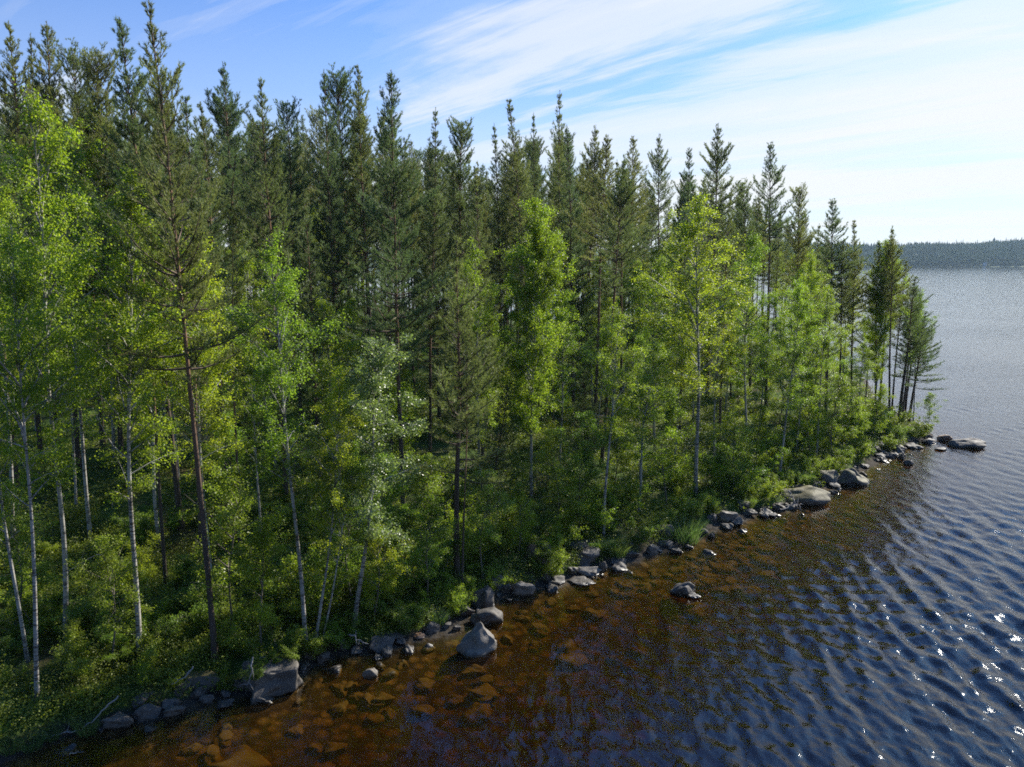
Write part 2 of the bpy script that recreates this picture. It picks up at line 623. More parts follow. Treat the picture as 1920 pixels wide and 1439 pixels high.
gx = axis(-34, 46, 0.22, -2500, 2900)
gy = axis(8, 92, 0.22, -300, 2500)
X, Y = np.meshgrid(gx, gy)
Z = np.empty_like(X)
for i in range(0, len(gy), 64):
    Z[i:i + 64] = hgt(X[i:i + 64], Y[i:i + 64])
Z = np.maximum(Z, -9.0)
nx, ny = len(gx), len(gy)
ii = np.arange(ny - 1)[:, None] * nx + np.arange(nx - 1)[None, :]
quads = np.stack([ii, ii + 1, ii + nx + 1, ii + nx], -1).reshape(-1, 4)
g = MB()
g.add(np.stack([X, Y, Z], -1), quads)
tag(g.build('ground', M_GROUND), kind='structure')
_GZ = Z


# ------------------------------------------------------------------ lake water
def water_mat():
    m, nt, out = mat_new('lake_water')
    geo = nnode(nt, 'ShaderNodeNewGeometry')
    pos = geo.outputs['Position']
    # wind ripples: short crests lying roughly along the view, driven from the right
    v1 = mapping(nt, pos, rot=(0, 0, math.radians(-14)), scale=(1.0, 0.38, 1))
    r1 = noise(nt, v1, 3.6, 5, 0.6, 0.5)
    v2 = mapping(nt, pos, rot=(0, 0, math.radians(22)), scale=(1.0, 0.5, 1))
    r2 = noise(nt, v2, 15.0, 4, 0.65, 0.3)
    big = noise(nt, pos, 0.035, 3, 0.5)
    h = mathn(nt, 'ADD', mathn(nt, 'MULTIPLY', r1, 0.75), mathn(nt, 'MULTIPLY', r2, 0.10))
    sp = nnode(nt, 'ShaderNodeSeparateXYZ')
    nt.links.new(pos, sp.inputs[0])
    # the inner bay at lower left lies in the lee of the shore
    lee = mathn(nt, 'ADD', mathn(nt, 'MULTIPLY', sp.outputs[0], 1 / 30), mathn(nt, 'ADD', mathn(nt, 'MULTIPLY', sp.outputs[1], 0.0035), 0.16))
    lee = mathn(nt, 'MAXIMUM', mathn(nt, 'MINIMUM', lee, 1.0), 0.22)
    gust = ramp(nt, big, [(0.3, 0.75), (0.7, 1.15)])
    st = mathn(nt, 'MULTIPLY', lee, gust)
    b = nnode(nt, 'ShaderNodeBump')
    b.inputs['Distance'].default_value = 0.05
    nt.links.new(st, b.inputs['Strength'])
    nt.links.new(h, b.inputs['Height'])
    gl = nnode(nt, 'ShaderNodeBsdfGlossy')
    gl.inputs['Roughness'].default_value = 0.05
    gl.inputs['Color'].default_value = (1, 1, 1, 1)
    nt.links.new(b.outputs[0], gl.inputs['Normal'])
    tr = nnode(nt, 'ShaderNodeBsdfTransparent')
    fr = nnode(nt, 'ShaderNodeFresnel')
    fr.inputs['IOR'].default_value = 1.36
    nt.links.new(b.outputs[0], fr.inputs['Normal'])
    hum = nnode(nt, 'ShaderNodeBsdfDiffuse')          # peat-brown water scatters a little light back
    hum.inputs['Color'].default_value = (0.040, 0.022, 0.006, 1)
    body = nnode(nt, 'ShaderNodeMixShader')
    body.inputs[0].default_value = 0.10
    nt.links.new(tr.outputs[0], body.inputs[1])
    nt.links.new(hum.outputs[0], body.inputs[2])
    mx = nnode(nt, 'ShaderNodeMixShader')
    # sunlight entering refracts steeply, so the straight-through path from below must not count as total reflection
    bf = geo.outputs['Backfacing']
    above = mathn(nt, 'MULTIPLY', fr.outputs[0], mathn(nt, 'SUBTRACT', 1.0, bf))
    nt.links.new(mathn(nt, 'ADD', above, mathn(nt, 'MULTIPLY', bf, 0.07)), mx.inputs[0])
    nt.links.new(body.outputs[0], mx.inputs[1])
    nt.links.new(gl.outputs[0], mx.inputs[2])
    nt.links.new(mx.outputs[0], out.inputs['Surface'])
    ab = nnode(nt, 'ShaderNodeVolumeAbsorption')
    ab.inputs['Density'].default_value = 3.8
    ab.inputs['Color'].default_value = (0.72, 0.56, 0.08, 1)
    nt.links.new(ab.outputs[0], out.inputs['Volume'])
    return m


M_WATER = water_mat()


def waves(x, y, spacing):
    rs = np.random.RandomState(4)
    lee = np.clip(x / 26 + y * 0.004 + 0.22, 0.10, 1.0)
    z = np.zeros_like(x)
    for k in range(60):
        lam = 0.30 * (4.4 ** rs.uniform(0, 1))
        a = math.pi + 0.10 + rs.normal(0, 0.55)               # running from the right to the shore
        kk = 2 * math.pi / lam
        amp = 0.0034 * lam ** 0.9 * rs.uniform(0.5, 1.3)
        ph = kk * (x * math.cos(a) + y * math.sin(a)) + rs.uniform(0, 6.28)
        fade = np.clip((lam / spacing - 3) / 4, 0, 1)
        s = 1 - 2 * np.abs(np.sin(ph / 2 + 0.2 * np.sin(ph))) ** 1.3
        z += amp * s * fade
    gust = 0.75 + 0.35 * wob(x, y, 0.35, 61)
    return z * lee * gust * 3.4


rr = 9.0 * 1.0038 ** np.arange(1040)
far = rr[-1] * 1.035 ** np.arange(1, 70)
rr = np.concatenate([rr, far[far < 2300], [2400]])
az = np.radians(np.arange(-64, 62, 0.125))
R, A = np.meshgrid(rr, az, indexing='ij')
WX, WY = R * np.sin(A), R * np.cos(A)
sp_ = np.broadcast_to(np.maximum(np.gradient(rr)[:, None], R * 0.00218), R.shape)
WZ = waves(WX, WY, sp_)
dsh = sdist(WX, WY)
WZ *= np.clip((-dsh) / 6.0, 0.15, 1)
# the surface is only needed where there is lake (and a little under the bank)
nr, na = R.shape
keep_v = dsh < 3.0
ii = np.arange(nr - 1)[:, None] * na + np.arange(na - 1)[None, :]
kq = keep_v[:-1, :-1] | keep_v[1:, :-1] | keep_v[:-1, 1:] | keep_v[1:, 1:]
w = MB()
# closed body of water: rippled top, flat bottom well below the bed, joined by a skirt
top = np.stack([WX, WY, WZ], -1).reshape(-1, 3)
q = np.stack([ii, ii + na, ii + na + 1, ii + 1], -1).reshape(-1, 4)
w.add(top, q)
bi = np.concatenate([np.arange(na), (np.arange(1, nr)) * na + na - 1, (nr - 1) * na + np.arange(na - 2, -1, -1), np.arange(nr - 2, 0, -1) * na])
nb = len(bi)
off = len(top)
bot = top[bi].copy()
bot[:, 2] = -12.0
cen = np.array([[0, 900.0, -12.0]])
w.v.append(np.concatenate([bot, cen]).astype(np.float32))
w.n += nb + 1
k1 = np.arange(nb)
k2 = (k1 + 1) % nb
w.f[4].append(np.stack([bi[k1], bi[k2], off + k2, off + k1], -1))
w.f[3].append(np.stack([off + k1, off + k2, np.full(nb, off + nb)], -1))
tag(recalc(w.build('lake_water', M_WATER)), kind='structure')


# ------------------------------------------------------------------ tree prototypes
def curve(p0, d0, L, bend, n=5, rs=None, wig=0.05):
    pts = [np.array(p0, float)]
    d = unit(np.array(d0, float))
    for k in range(n):
        d = unit(d + np.array([0, 0, bend / n]) + (rs.normal(0, wig, 3) if rs is not None else 0))
        pts.append(pts[-1] + d * L / n)
    return np.array(pts)


def pine_meshes(seed, H=20.0, cb=0.45, rad=1.75, dens=1.0, r0=0.115, name='pine', sparse_side=None, k=8, nl=0.15, blunt=0):
    rs = np.random.RandomState(seed)
    tr = MB()
    n = 30
    t = np.linspace(0, 1, n)
    wx = 0.10 * np.sin(t * 3.1 + rs.uniform(0, 6)) + 0.05 * np.sin(t * 9 + rs.uniform(0, 6))
    wy = 0.10 * np.sin(t * 2.7 + rs.uniform(0, 6)) + 0.05 * np.sin(t * 8 + rs.uniform(0, 6))
    P = np.stack([(wx - wx[0]) * t ** 0.5, (wy - wy[0]) * t ** 0.5, t * H], 1)
    rad_t = r0 * (0.06 + 0.94 * (1 - t) ** 0.85) * (1 + 0.5 * np.exp(-t * 60))
    P[0, 2] = -0.35
    tube(tr, P, rad_t, 10)

    def trunk_at(z):
        return np.array([np.interp(z, P[:, 2], P[:, 0]), np.interp(z, P[:, 2], P[:, 1]), z])
    crown, lb = MB(), tr
    tr.m = 1
    tp, td = [], []
    z = cb * H
    za = rs.uniform(0, 6.28)
    while z < H - 0.25:
        u = (z / H - cb) / (1 - cb)
        prof = ((0.62 + 0.38 * ss(0, 0.2, u)) * (1 - u) ** 1.0 * 1.18 + 0.06) * (1 + 0.22 * math.sin(u * 17 + seed))
        if blunt:
            prof = (0.55 + 0.45 * ss(0, 0.3, u)) * math.sqrt(max(0, 1 - u ** 2.2)) * 0.8 * (1 + 0.25 * math.sin(u * 21 + seed)) + 0.06
        nb = rs.randint(5, 8) if u < 0.9 else 5
        if u < 0.12:
            nb = rs.randint(2, 4)
        za += 0.8
        for b in range(nb):
            a = za + 6.283 * b / nb + rs.normal(0, 0.25)
            L = rad * prof * rs.uniform(0.42, 1.38)
            if rs.rand() < 0.14:
                L *= 0.5
            if sparse_side is not None and math.cos(a - sparse_side) < -0.2:
                L *= 0.55
            el = math.radians(-12 + 62 * u ** 0.8 + rs.normal(0, 7))
            d0 = np.array([math.cos(a) * math.cos(el), math.sin(a) * math.cos(el), math.sin(el)])
            zz = z + rs.uniform(-0.12, 0.12)
            c = curve(trunk_at(zz), d0, L, 0.75, 5, rs, 0.07)
            tube(lb, c, np.linspace(0.016 + 0.010 * L, 0.005, 6) * (r0 / 0.135) ** 0.5, 4)
            # side twigs, then shoots
            nt_ = max(3, int(L / 0.105 * dens))
            for k_ in range(nt_):
                f = 0.20 + 0.80 * (k_ + rs.rand()) / nt_
                if f > 1:
                    f = 1.0
                idx = f * 5
                i0 = min(4, int(idx))
                p = c[i0] + (c[i0 + 1] - c[i0]) * (idx - i0)
                dd = unit(c[i0 + 1] - c[i0])
                side = unit(np.cross(dd, [0, 0, 1])) * (1 if rs.rand() < 0.5 else -1)
                dt = unit(dd * 0.75 + side * rs.uniform(0.5, 1.1) + np.array([0, 0, rs.uniform(-0.1, 0.65)]))
                lt = (0.20 + 0.50 * (1 - f)) * min(1, L) * rs.uniform(0.6, 1.2)
                ns = max(1, int(lt / 0.085))
                for s_ in range(ns):
                    q_ = p + dt * lt * (s_ + 1) / ns + rs.normal(0, 0.025, 3)
                    tp.append(q_)
                    td.append(unit(dt + np.array([0, 0, 0.55])))
            tp.append(c[-1])
            td.append(unit(c[-1] - c[-2]))
            tp.append(c[-1] + (c[-2] - c[-1]) * 0.5)
            td.append(unit(c[-1] - c[-2] + np.array([0, 0, 0.3])))
        z += rs.uniform(0.34, 0.62) * (1 if u < 0.85 else 0.75)
    for k_ in range(6):
        tp.append(trunk_at(H - 0.05 - 0.12 * k_))
        td.append(np.array([0, 0, 1.0]))
    tufts(crown, tp, td, rs, nl * 0.86, 0.020, int(k * 1.25), 0.75)
    # dead lower branches
    for k_ in range(int(16)):
        zz = rs.uniform(0.12, cb + 0.08) * H
        a = rs.uniform(0, 6.28)
        el = math.radians(rs.uniform(-25, 20))
        L = rs.uniform(0.25, 1.25)
        c = curve(trunk_at(zz), [math.cos(a) * math.cos(el), math.sin(a) * math.cos(el), math.sin(el)], L, -0.3, 4, rs, 0.14)
        tube(lb, c, np.linspace(0.014, 0.004, 5), 3)
    return tr.mesh(name + '_trunk', M_BARKP, mat2=M_LIMB), None, crown.mesh(name + '_crown', M_NEEDLE, False), H


def birch_meshes(seed, H=14.0, cb=0.25, rad=1.7, nleaf=16000, size=0.055, mat=None, bark=None, r0=0.072, asc=48, name='birch', top=0.8, curved=0.35, fill=0.5, nbm=3.6):
    rs = np.random.RandomState(seed)
    tr, crown = MB(), MB()
    n = 24
    t = np.linspace(0, 1, n)
    wx = curved * (np.sin(t * 2.6 + rs.uniform(0, 6)) * 0.5 + 0.16 * np.sin(t * 7 + rs.uniform(0, 6)))
    wy = curved * (np.sin(t * 2.9 + rs.uniform(0, 6)) * 0.5 + 0.16 * np.sin(t * 8 + rs.uniform(0, 6)))
    lin = lambda w_: (w_ - w_[0]) - (w_[-1] - w_[0]) * t
    P = np.stack([lin(wx), lin(wy), t * H], 1)
    P[0, 2] = -0.35
    tube(tr, P, r0 * (0.05 + 0.95 * (1 - t) ** 0.9) * (1 + 0.35 * np.exp(-t * 50)), 8)

    def trunk_at(z):
        return np.array([np.interp(z, P[:, 2], P[:, 0]), np.interp(z, P[:, 2], P[:, 1]), z])
    anchors, wts = [], []
    nb = int(nbm * H * (1 - cb)) + 6
    for b in range(nb):
        u = (b + rs.rand()) / nb
        z = H * (cb + (1 - cb) * u ** 0.9 * 0.97)
        prof = (0.35 + 0.65 * ss(0, 0.38, u)) * (1 - u) ** top * 1.25 + 0.12
        L = rad * prof * rs.uniform(0.6, 1.25)
        a = rs.uniform(0, 6.28)
        el = math.radians(asc + 22 * u + rs.normal(0, 8))
        c = curve(trunk_at(z), [math.cos(a) * math.cos(el), math.sin(a) * math.cos(el), math.sin(el)], L * 1.35, -0.35, 6, rs, 0.09)
        tube(tr, c, np.linspace(0.012 + 0.010 * L, 0.003, 7), 4)
        for k_ in range(max(3, int(L * 7))):
            f = rs.uniform(0.15, 1) * 6
            i0 = min(5, int(f))
            p = c[i0] + (c[i0 + 1] - c[i0]) * (f - i0)
            dt = unit(rs.normal(size=3) + unit(c[i0 + 1] - c[i0]) * 0.7 + np.array([0, 0, -0.15]))
            lt = rs.uniform(0.2, 0.6) * min(1.2, 0.5 + L * 0.5)
            c2 = curve(p, dt, lt, -0.5, 3, rs, 0.12)
            tube(tr, c2, [0.005, 0.004, 0.003, 0.0015], 3)
            for m_ in (1, 2, 3):
                anchors.append(c2[m_])
    anchors = np.array(anchors)
    keep = rs.rand(len(anchors)) < 0.9
    anchors = anchors[keep]
    idx = rs.randint(0, len(anchors), nleaf)
    w_ = rs.rand(len(anchors)) ** 2.2
    idx = rs.choice(len(anchors), nleaf, p=w_ / w_.sum())
    pos = anchors[idx] + rs.normal(0, 0.085 + 0.03 * fill, (nleaf, 3)) * np.array([1, 1, 0.9])
    leaves(crown, pos, rs, size, 0.25)
    return tr.mesh(name + '_trunk', bark or M_BARKB), None, crown.mesh(name + '_crown', mat or M_BIRCH, False), H


def shrub_meshes(seed, H=2.6, nleaf=4200, size=0.055, mat=None, spread=0.55, name='shrub'):
    rs = np.random.RandomState(seed)
    st, fo = MB(), MB()
    anchors = []
    for s_ in range(rs.randint(5, 8)):
        a = rs.uniform(0, 6.28)
        el = math.radians(rs.uniform(52, 86))
        L = H * rs.uniform(0.6, 1.02)
        p0 = np.array([math.cos(a) * 0.12, math.sin(a) * 0.12, -0.2])
        c = curve(p0, [math.cos(a) * math.cos(el), math.sin(a) * math.cos(el), math.sin(el)], L, 0.1, 7, rs, 0.10)
        tube(st, c, np.linspace(0.022, 0.005, 8), 5)
        for k_ in range(int(11 * L)):
            f = rs.uniform(0.22, 1) * 7
            i0 = min(6, int(f))
            p = c[i0] + (c[i0 + 1] - c[i0]) * (f - i0)
            b = rs.uniform(0, 6.28)
            c2 = curve(p, [math.cos(b), math.sin(b), rs.uniform(0.1, 0.9)], rs.uniform(0.2, spread), -0.15, 3, rs, 0.15)
            tube(st, c2, [0.007, 0.005, 0.004, 0.002], 3)
            anchors += [c2[1], c2[2], c2[3]]
    anchors = np.array(anchors)
    w_ = rs.rand(len(anchors)) ** 1.0
    idx = rs.choice(len(anchors), nleaf, p=w_ / w_.sum())
    pos = anchors[idx] + rs.normal(0, 0.075, (nleaf, 3))
    leaves(fo, pos, rs, size, 0.3)
    return st.mesh(name + '_stems', M_BARKS), None, fo.mesh(name + '_foliage', mat or M_ALDER, False), H


PROTO = {}
for i in range(5):
    PROTO['pine%d' % i] = pine_meshes(100 + i, 20, [0.36, 0.42, 0.46, 0.32, 0.48][i], [2.5, 2.2, 2.35, 2.7, 2.1][i], [1.0, 0.95, 0.85, 1.05, 0.9][i], k=11)
PROTO['lush0'] = pine_meshes(121, 20, 0.14, 2.5, 1.0, 0.12)
PROTO['lush1'] = pine_meshes(122, 20, 0.18, 2.3, 0.95, 0.12)
PROTO['blunt0'] = pine_meshes(171, 20, 0.34, 2.6, 1.0, 0.13, k=10, blunt=1)
PROTO['blunt1'] = pine_meshes(172, 20, 0.45, 2.3, 0.95, 0.13, k=10, blunt=1)
for i in range(2):
    PROTO['bare%d' % i] = pine_meshes(160 + i, 20, 0.57 + 0.04 * i, 2.3, 0.95, 0.13, k=10)
PROTO['thin'] = pine_meshes(131, 18, 0.58, 1.15, 0.8, 0.085)
PROTO['side'] = pine_meshes(141, 13, 0.33, 2.5, 0.85, 0.125, sparse_side=-0.3)
PROTO['young'] = pine_meshes(151, 8, 0.12, 1.35, 1.0, 0.07)
PROTO['birch0'] = birch_meshes(201, 14, 0.33, 1.95, 21000, 0.060, nbm=4.0)
PROTO['birch1'] = birch_meshes(202, 14, 0.40, 1.75, 15500, 0.058, nbm=3.7)
PROTO['birch2'] = birch_meshes(203, 14, 0.30, 2.05, 18500, 0.062, curved=0.7, nbm=3.8)
PROTO['dense'] = birch_meshes(204, 14, 0.20, 2.1, 62000, 0.064, top=0.66, fill=0.8, nbm=7.5)
PROTO['aspen'] = birch_meshes(205, 11, 0.30, 1.5, 17000, 0.066, M_ASPEN, asc=30, top=0.6)
PROTO['sapling0'] = birch_meshes(206, 6, 0.16, 1.15, 8500, 0.058, M_BIRCH, M_BARKS, 0.035, 46)
PROTO['sapling1'] = birch_meshes(207, 6, 0.22, 1.3, 7800, 0.060, M_ALDER, M_BARKS, 0.035, 36)
for i in range(4):
    PROTO['shrub%d' % i] = shrub_meshes(300 + i, [2.4, 2.8, 2.2, 3.0][i], [6200, 6800, 5600, 6800][i], 0.062, M_BIRCH if i % 2 else M_ALDER)

_rnd = random.Random(5)


def plant(name, proto, x, y, z, vec, label, cat, group, parts=('trunk', 'crown'), spin=None, squash=1.0):
    """a tree standing at x,y,z whose top is at base + vec"""
    if proto == 'side':
        spin = 0.0
    tm, lm, cm, H = PROTO[proto]
    v = Vector(vec)
    o = empty(name, (x, y, z))
    o.rotation_mode = 'QUATERNION'
    qz = Vector((0, 0, 1)).rotation_difference(v.normalized())
    o.rotation_quaternion = qz @ Quaternion((0, 0, 1), _rnd.uniform(0, 6.283) if spin is None else spin)
    s = v.length / H
    w_ = s * squash
    o.scale = (w_, w_, s)
    tag(o, label, cat, group)
    for pn, me in ((parts[0], tm), ('limbs', lm), (parts[1], cm)):
        if me is None:
            continue
        c = bpy.data.objects.new(pn, me)
        COL.objects.link(c)
        c.parent = o
    return o


def plant_px(name, proto, bx, by, tx, ty, label, cat, group, **kw):
    x, y, z = ground_hit(bx, by)
    r = ray(tx, ty)
    t = y / r[1]
    top = np.array([r[0] * t, y, CH + r[2] * t])
    vec = top - np.array([x, y, z])
    HERO.append((x, y, vec[2], name, tx))
    return plant(name, proto, x, y, z, vec, label, cat, group, **kw)


HERO = []
GP = 'pines of the lakeside forest'
GB = 'birches of the lakeside forest'
PINES = [
    # proto, base px, top px, label, squash
    ('pine2', 404, 1238, 290, 0, 'tallest pine at the left, bare orange trunk, tip touching the top of the picture', 0.85),
    ('bare0', 466, 848, 428, 118, 'straight pine with orange trunk and pointed top, next right of the tallest pine', 1),
    ('pine2', 538, 955, 496, 148, 'pine with dark trunk beside the slim white birch at the left shore', 1),
    ('pine3', 340, 992, 235, 34, 'broad dark pine crowding the left side of the tallest pine', 1.1),
    ('thin', 311, 1095, 262, 300, 'very thin young pine trunk between the two leftmost big white birches and the tall pine', 1),
    ('pine4', 378, 1048, 350, 180, 'thick dark pine trunk standing just behind the tallest pine', 1),
    ('thin', 451, 1075, 428, 420, 'thin pine pole left of the slim shore birch', 1),
    ('side', 857, 1085, 850, 448, 'red-barked shore pine with few crooked branches reaching right, centre of the picture', 1),
    ('thin', 866, 1108, 880, 640, 'dark double trunk pressed against the red-barked shore pine', 1),
    ('pine0', 757, 988, 738, 132, 'tall pine with grey lower trunk behind the pale aspen', 1),
    ('thin', 768, 822, 745, 300, 'thin pine right behind the tall pine with grey lower trunk', 1),
    ('pine4', 1002, 805, 958, 186, 'pine with bright orange trunk behind the bushiest round birch, twin peaks on the skyline', 1),
    ('bare0', 1095, 730, 1111, 236, 'bare-stemmed pine right of the bushiest birch, first of the close straight trunks', 1),
    ('bare1', 1112, 838, 1140, 254, 'straight dark pine trunk in front of the brown brush pile', 1),
    ('bare0', 1128, 872, 1165, 290, 'thick straight pine trunk just right of the brown brush pile', 1),
    ('bare1', 1186, 730, 1190, 256, 'pine with double pointed top above the leaning shore birch', 1),
    ('bare0', 1236, 690, 1240, 251, 'slender pine with open top standing clear against the sky right of centre', 0.9),
    ('bare0', 1326, 745, 1342, 233, 'tall open pine rising behind the long white-stemmed birch on the right', 1.05),
    ('bare1', 1436, 772, 1441, 268, 'tallest lone pine on the right, long bare dark trunk and narrow pointed crown', 0.95),
    ('thin', 1443, 725, 1462, 400, 'thin pine whose trunk nearly touches the tallest lone pine on the right', 1),
    ('blunt1', 1407, 738, 1397, 345, 'dark rounded pine just left of the tallest lone pine on the right', 1),
    ('bare0', 1667, 805, 1676, 424, 'slim pine with thin see-through top, last peak before the open lake', 0.9),
    ('pine3', 1622, 768, 1640, 540, 'short dark pine standing between the point and the open water behind', 1.2),
    ('side', 1685, 797, 1712, 520, 'leaning pine at the end of the point, branches reaching over the water', 1.25),
    ('side', 1704, 792, 1733, 585, 'lowest pine at the very end of the point, wide branches hanging over the water', 1.3),
    ('blunt1', 1692, 775, 1722, 540, 'bushy pine behind the leaning one at the point', 1.35),
    ('bare0', 1648, 785, 1662, 478, 'thin-stemmed pine left of the see-through top at the point', 1.2),
    ('pine4', 1672, 770, 1695, 490, 'full pine right of the see-through top at the point', 1.15),
    ('side', 1697, 767, 1722, 560, 'lower pine behind the leaning one at the end of the point', 1.25),
    ('bare1', 1548, 790, 1557, 374, 'pine with a blunt broad top on the falling skyline toward the point', 1.15),
    ('blunt1', 1490, 760, 1500, 354, 'pine with a feathery narrow top just right of the tallest lone pine', 1),
    ('pine4', 1595, 780, 1605, 414, 'dark pine with crooked tip on the skyline near the point', 1.1),
    ('pine3', 1283, 735, 1291, 279, 'pine with a short narrow tip left of the tall open pine', 1),
    ('lush0', 1046, 770, 1045, 171, 'highest pine of the middle skyline, slim spire above the bushiest birch', 0.95),
    ('lush1', 1010, 760, 1003, 214, 'small spired pine left of the highest pine in the middle', 0.9),
    ('blunt0', 869, 780, 859, 231, 'pine with dark narrow top in the dip of the skyline left of centre', 1),
    ('lush0', 824, 790, 810, 203, 'conical dark pine with an even pointed top left of centre', 1),
    ('pine1', 700, 800, 671, 123, 'pine with airy zigzag top right of the twin tops', 1),
    ('blunt0', 664, 790, 638, 140, 'right one of two pines whose tops stand close together', 1),
    ('lush0', 640, 820, 608, 128, 'left one of two pines whose tops stand close together', 1),
    ('blunt1', 565, 800, 535, 198, 'small dark pine in the gap between two taller pines at the left', 1),
    ('pine0', 408, 790, 385, 215, 'low pine in the skyline notch right of the tallest pine', 1),
    ('blunt0', 228, 860, 185, 103, 'pine with thin pale top over the yellow-green birches at the left', 1),
    ('blunt1', 193, 840, 147, 98, 'pine with flat-sided crown third from the left edge', 1),
    ('pine0', 148, 880, 92, 42, 'sharp-topped pine second highest at the far left', 1),
    ('lush1', 110, 860, 46, 64, 'dark pine left of the sharp-topped one at the far left', 1),
    ('pine2', 80, 900, 9, 38, 'pine at the left edge, tip just below the corner of the sky', 1),
    ('lush0', 600, 900, 570, 350, 'bushy younger pine in front of the dark pines left of centre', 1),
    ('lush1', 735, 900, 722, 330, 'grey-green younger pine in front of the tall middle pines', 1),
    ('lush0', 905, 860, 895, 330, 'full-crowned pine left of the bushiest birch', 1),
    ('young', 378, 880, 352, 530, 'small dark bushy pine under the tallest pine', 1.2),
    ('lush1', 1145, 740, 1160, 300, 'full dark pine behind the row of straight trunks', 1.1),
    ('lush0', 1075, 780, 1068, 235, 'dark pine close on the right of the highest middle spire', 1),
    ('lush1', 945, 800, 932, 232, 'dark pine shoulder left of the twin peaks', 1),
    ('lush1', 1370, 750, 1372, 420, 'low dark pine in the gap left of the tallest lone pine', 1),
    ('lush0', 1530, 775, 1530, 420, 'dark full pine filling the slope of the skyline toward the point', 1.1),
    ('pine2', 1572, 790, 1582, 450, 'dark full pine nearest the dip before the point', 1.1),
    ('bare1', 1640, 790, 1650, 452, 'pine with rounded crown left of the see-through top at the point', 1.0),
]
for p in PINES:
    plant_px('pine_tree', *p[:5], p[5], 'pine tree', GP, squash=p[6])

BIRCHES = [
    ('birch2', 122, 1195, 45, 168, 'big birch at the left edge, slightly bent grey-white trunk and high crown', 1.0),
    ('birch0', 262, 1232, 243, 332, 'white-stemmed birch with dark knots, yellow-green crown, second big birch from the left', 1.15),
    ('birch1', 70, 1312, 20, 420, 'thin curved birch nearest the water at the left edge', 1.0),
    ('birch2', 52, 1240, -35, 520, 'leaning birch stem at the very left edge', 1.0),
    ('birch1', 573, 1222, 503, 444, 'slim white birch leaning left at the water, standing by the black stones', 1.1),
    ('birch0', 590, 1218, 640, 700, 'left stem of the white birch pair by the black stones, leaning right', 1.1),
    ('birch1', 601, 1216, 668, 830, 'short right stem of the white birch pair by the black stones', 1.0),
    ('aspen', 664, 1178, 702, 632, 'pale silvery-leaved young aspen with roots on the stony bank', 1.25),
    ('dense', 996, 932, 1003, 381, 'bushiest bright green birch, dense cone-shaped crown in the middle', 1.0),
    ('birch0', 1305, 928, 1312, 370, 'tall birch with long thin white stem on the right, airy crown', 1.35),
    ('birch1', 1132, 1008, 1163, 578, 'young birch with bent white stem leaning right over the shore rocks', 1.3),
    ('birch0', 1228, 850, 1238, 486, 'bright birch left of the tall airy birch', 1.4),
    ('birch2', 1398, 860, 1405, 438, 'birch with narrow crown right of the tall airy birch', 1.1),
    ('birch2', 1196, 965, 1225, 640, 'slender leaning birch between the bent birch and the tall airy birch', 1.4),
    ('birch0', 1492, 850, 1522, 478, 'birch with forked light crown right of the tallest lone pine', 1.0),
    ('birch1', 1530, 862, 1552, 545, 'small-leaved birch halfway between the tallest lone pine and the point', 1.2),
    ('birch0', 1460, 900, 1498, 530, 'broad light birch standing over the big mossy boulder', 1.3),
    ('birch1', 1600, 835, 1620, 640, 'low birch near the outer boulders of the point', 1.5),
    ('dense', 1640, 790, 1663, 455, 'hazy green birch crown behind the last peak before the lake', 0.8),
    ('birch0', 215, 860, 180, 205, 'tall pale birch crown between the dark pines at the left', 1.0),
    ('birch1', 905, 930, 890, 455, 'yellowish birch left of the bushiest birch', 1.1),
    ('birch2', 640, 1010, 600, 560, 'loose birch behind the slim white birch', 1.2),
    ('birch0', 335, 900, 320, 480, 'bushy birch behind the yellow-green crown at the left', 1.1),
    ('birch0', 1050, 880, 1062, 560, 'loose-leaved birch right under the bushiest crown', 1.2),
    ('birch1', 1340, 880, 1350, 560, 'leafy birch close behind the long white stem', 1.4),
    ('birch1', 25, 1010, -30, 300, 'birch crown cut by the left edge above the leaning stem', 1.1),
    ('birch0', 170, 1010, 125, 250, 'yellow-green birch just right of the big left birch', 1.0),
    ('birch2', 300, 1030, 285, 430, 'birch crown leaning onto the tallest pine from the left', 1.1),
    ('birch1', 490, 1040, 470, 640, 'small birch between the tallest pine and the slim white birch', 1.3),
    ('birch1', 1712, 790, 1725, 545, 'green birch behind the leaning pine at the end of the point', 1.0),
    ('birch0', 1420, 830, 1432, 600, 'low birch hiding the foot of the tallest lone pine', 1.5),
    ('birch2', 1262, 880, 1272, 600, 'rounded birch between the bright birch and the long white stem', 1.4),
]
for p in BIRCHES:
    plant_px('birch_tree', *p[:5], p[5], 'birch tree', GB, squash=p[6])

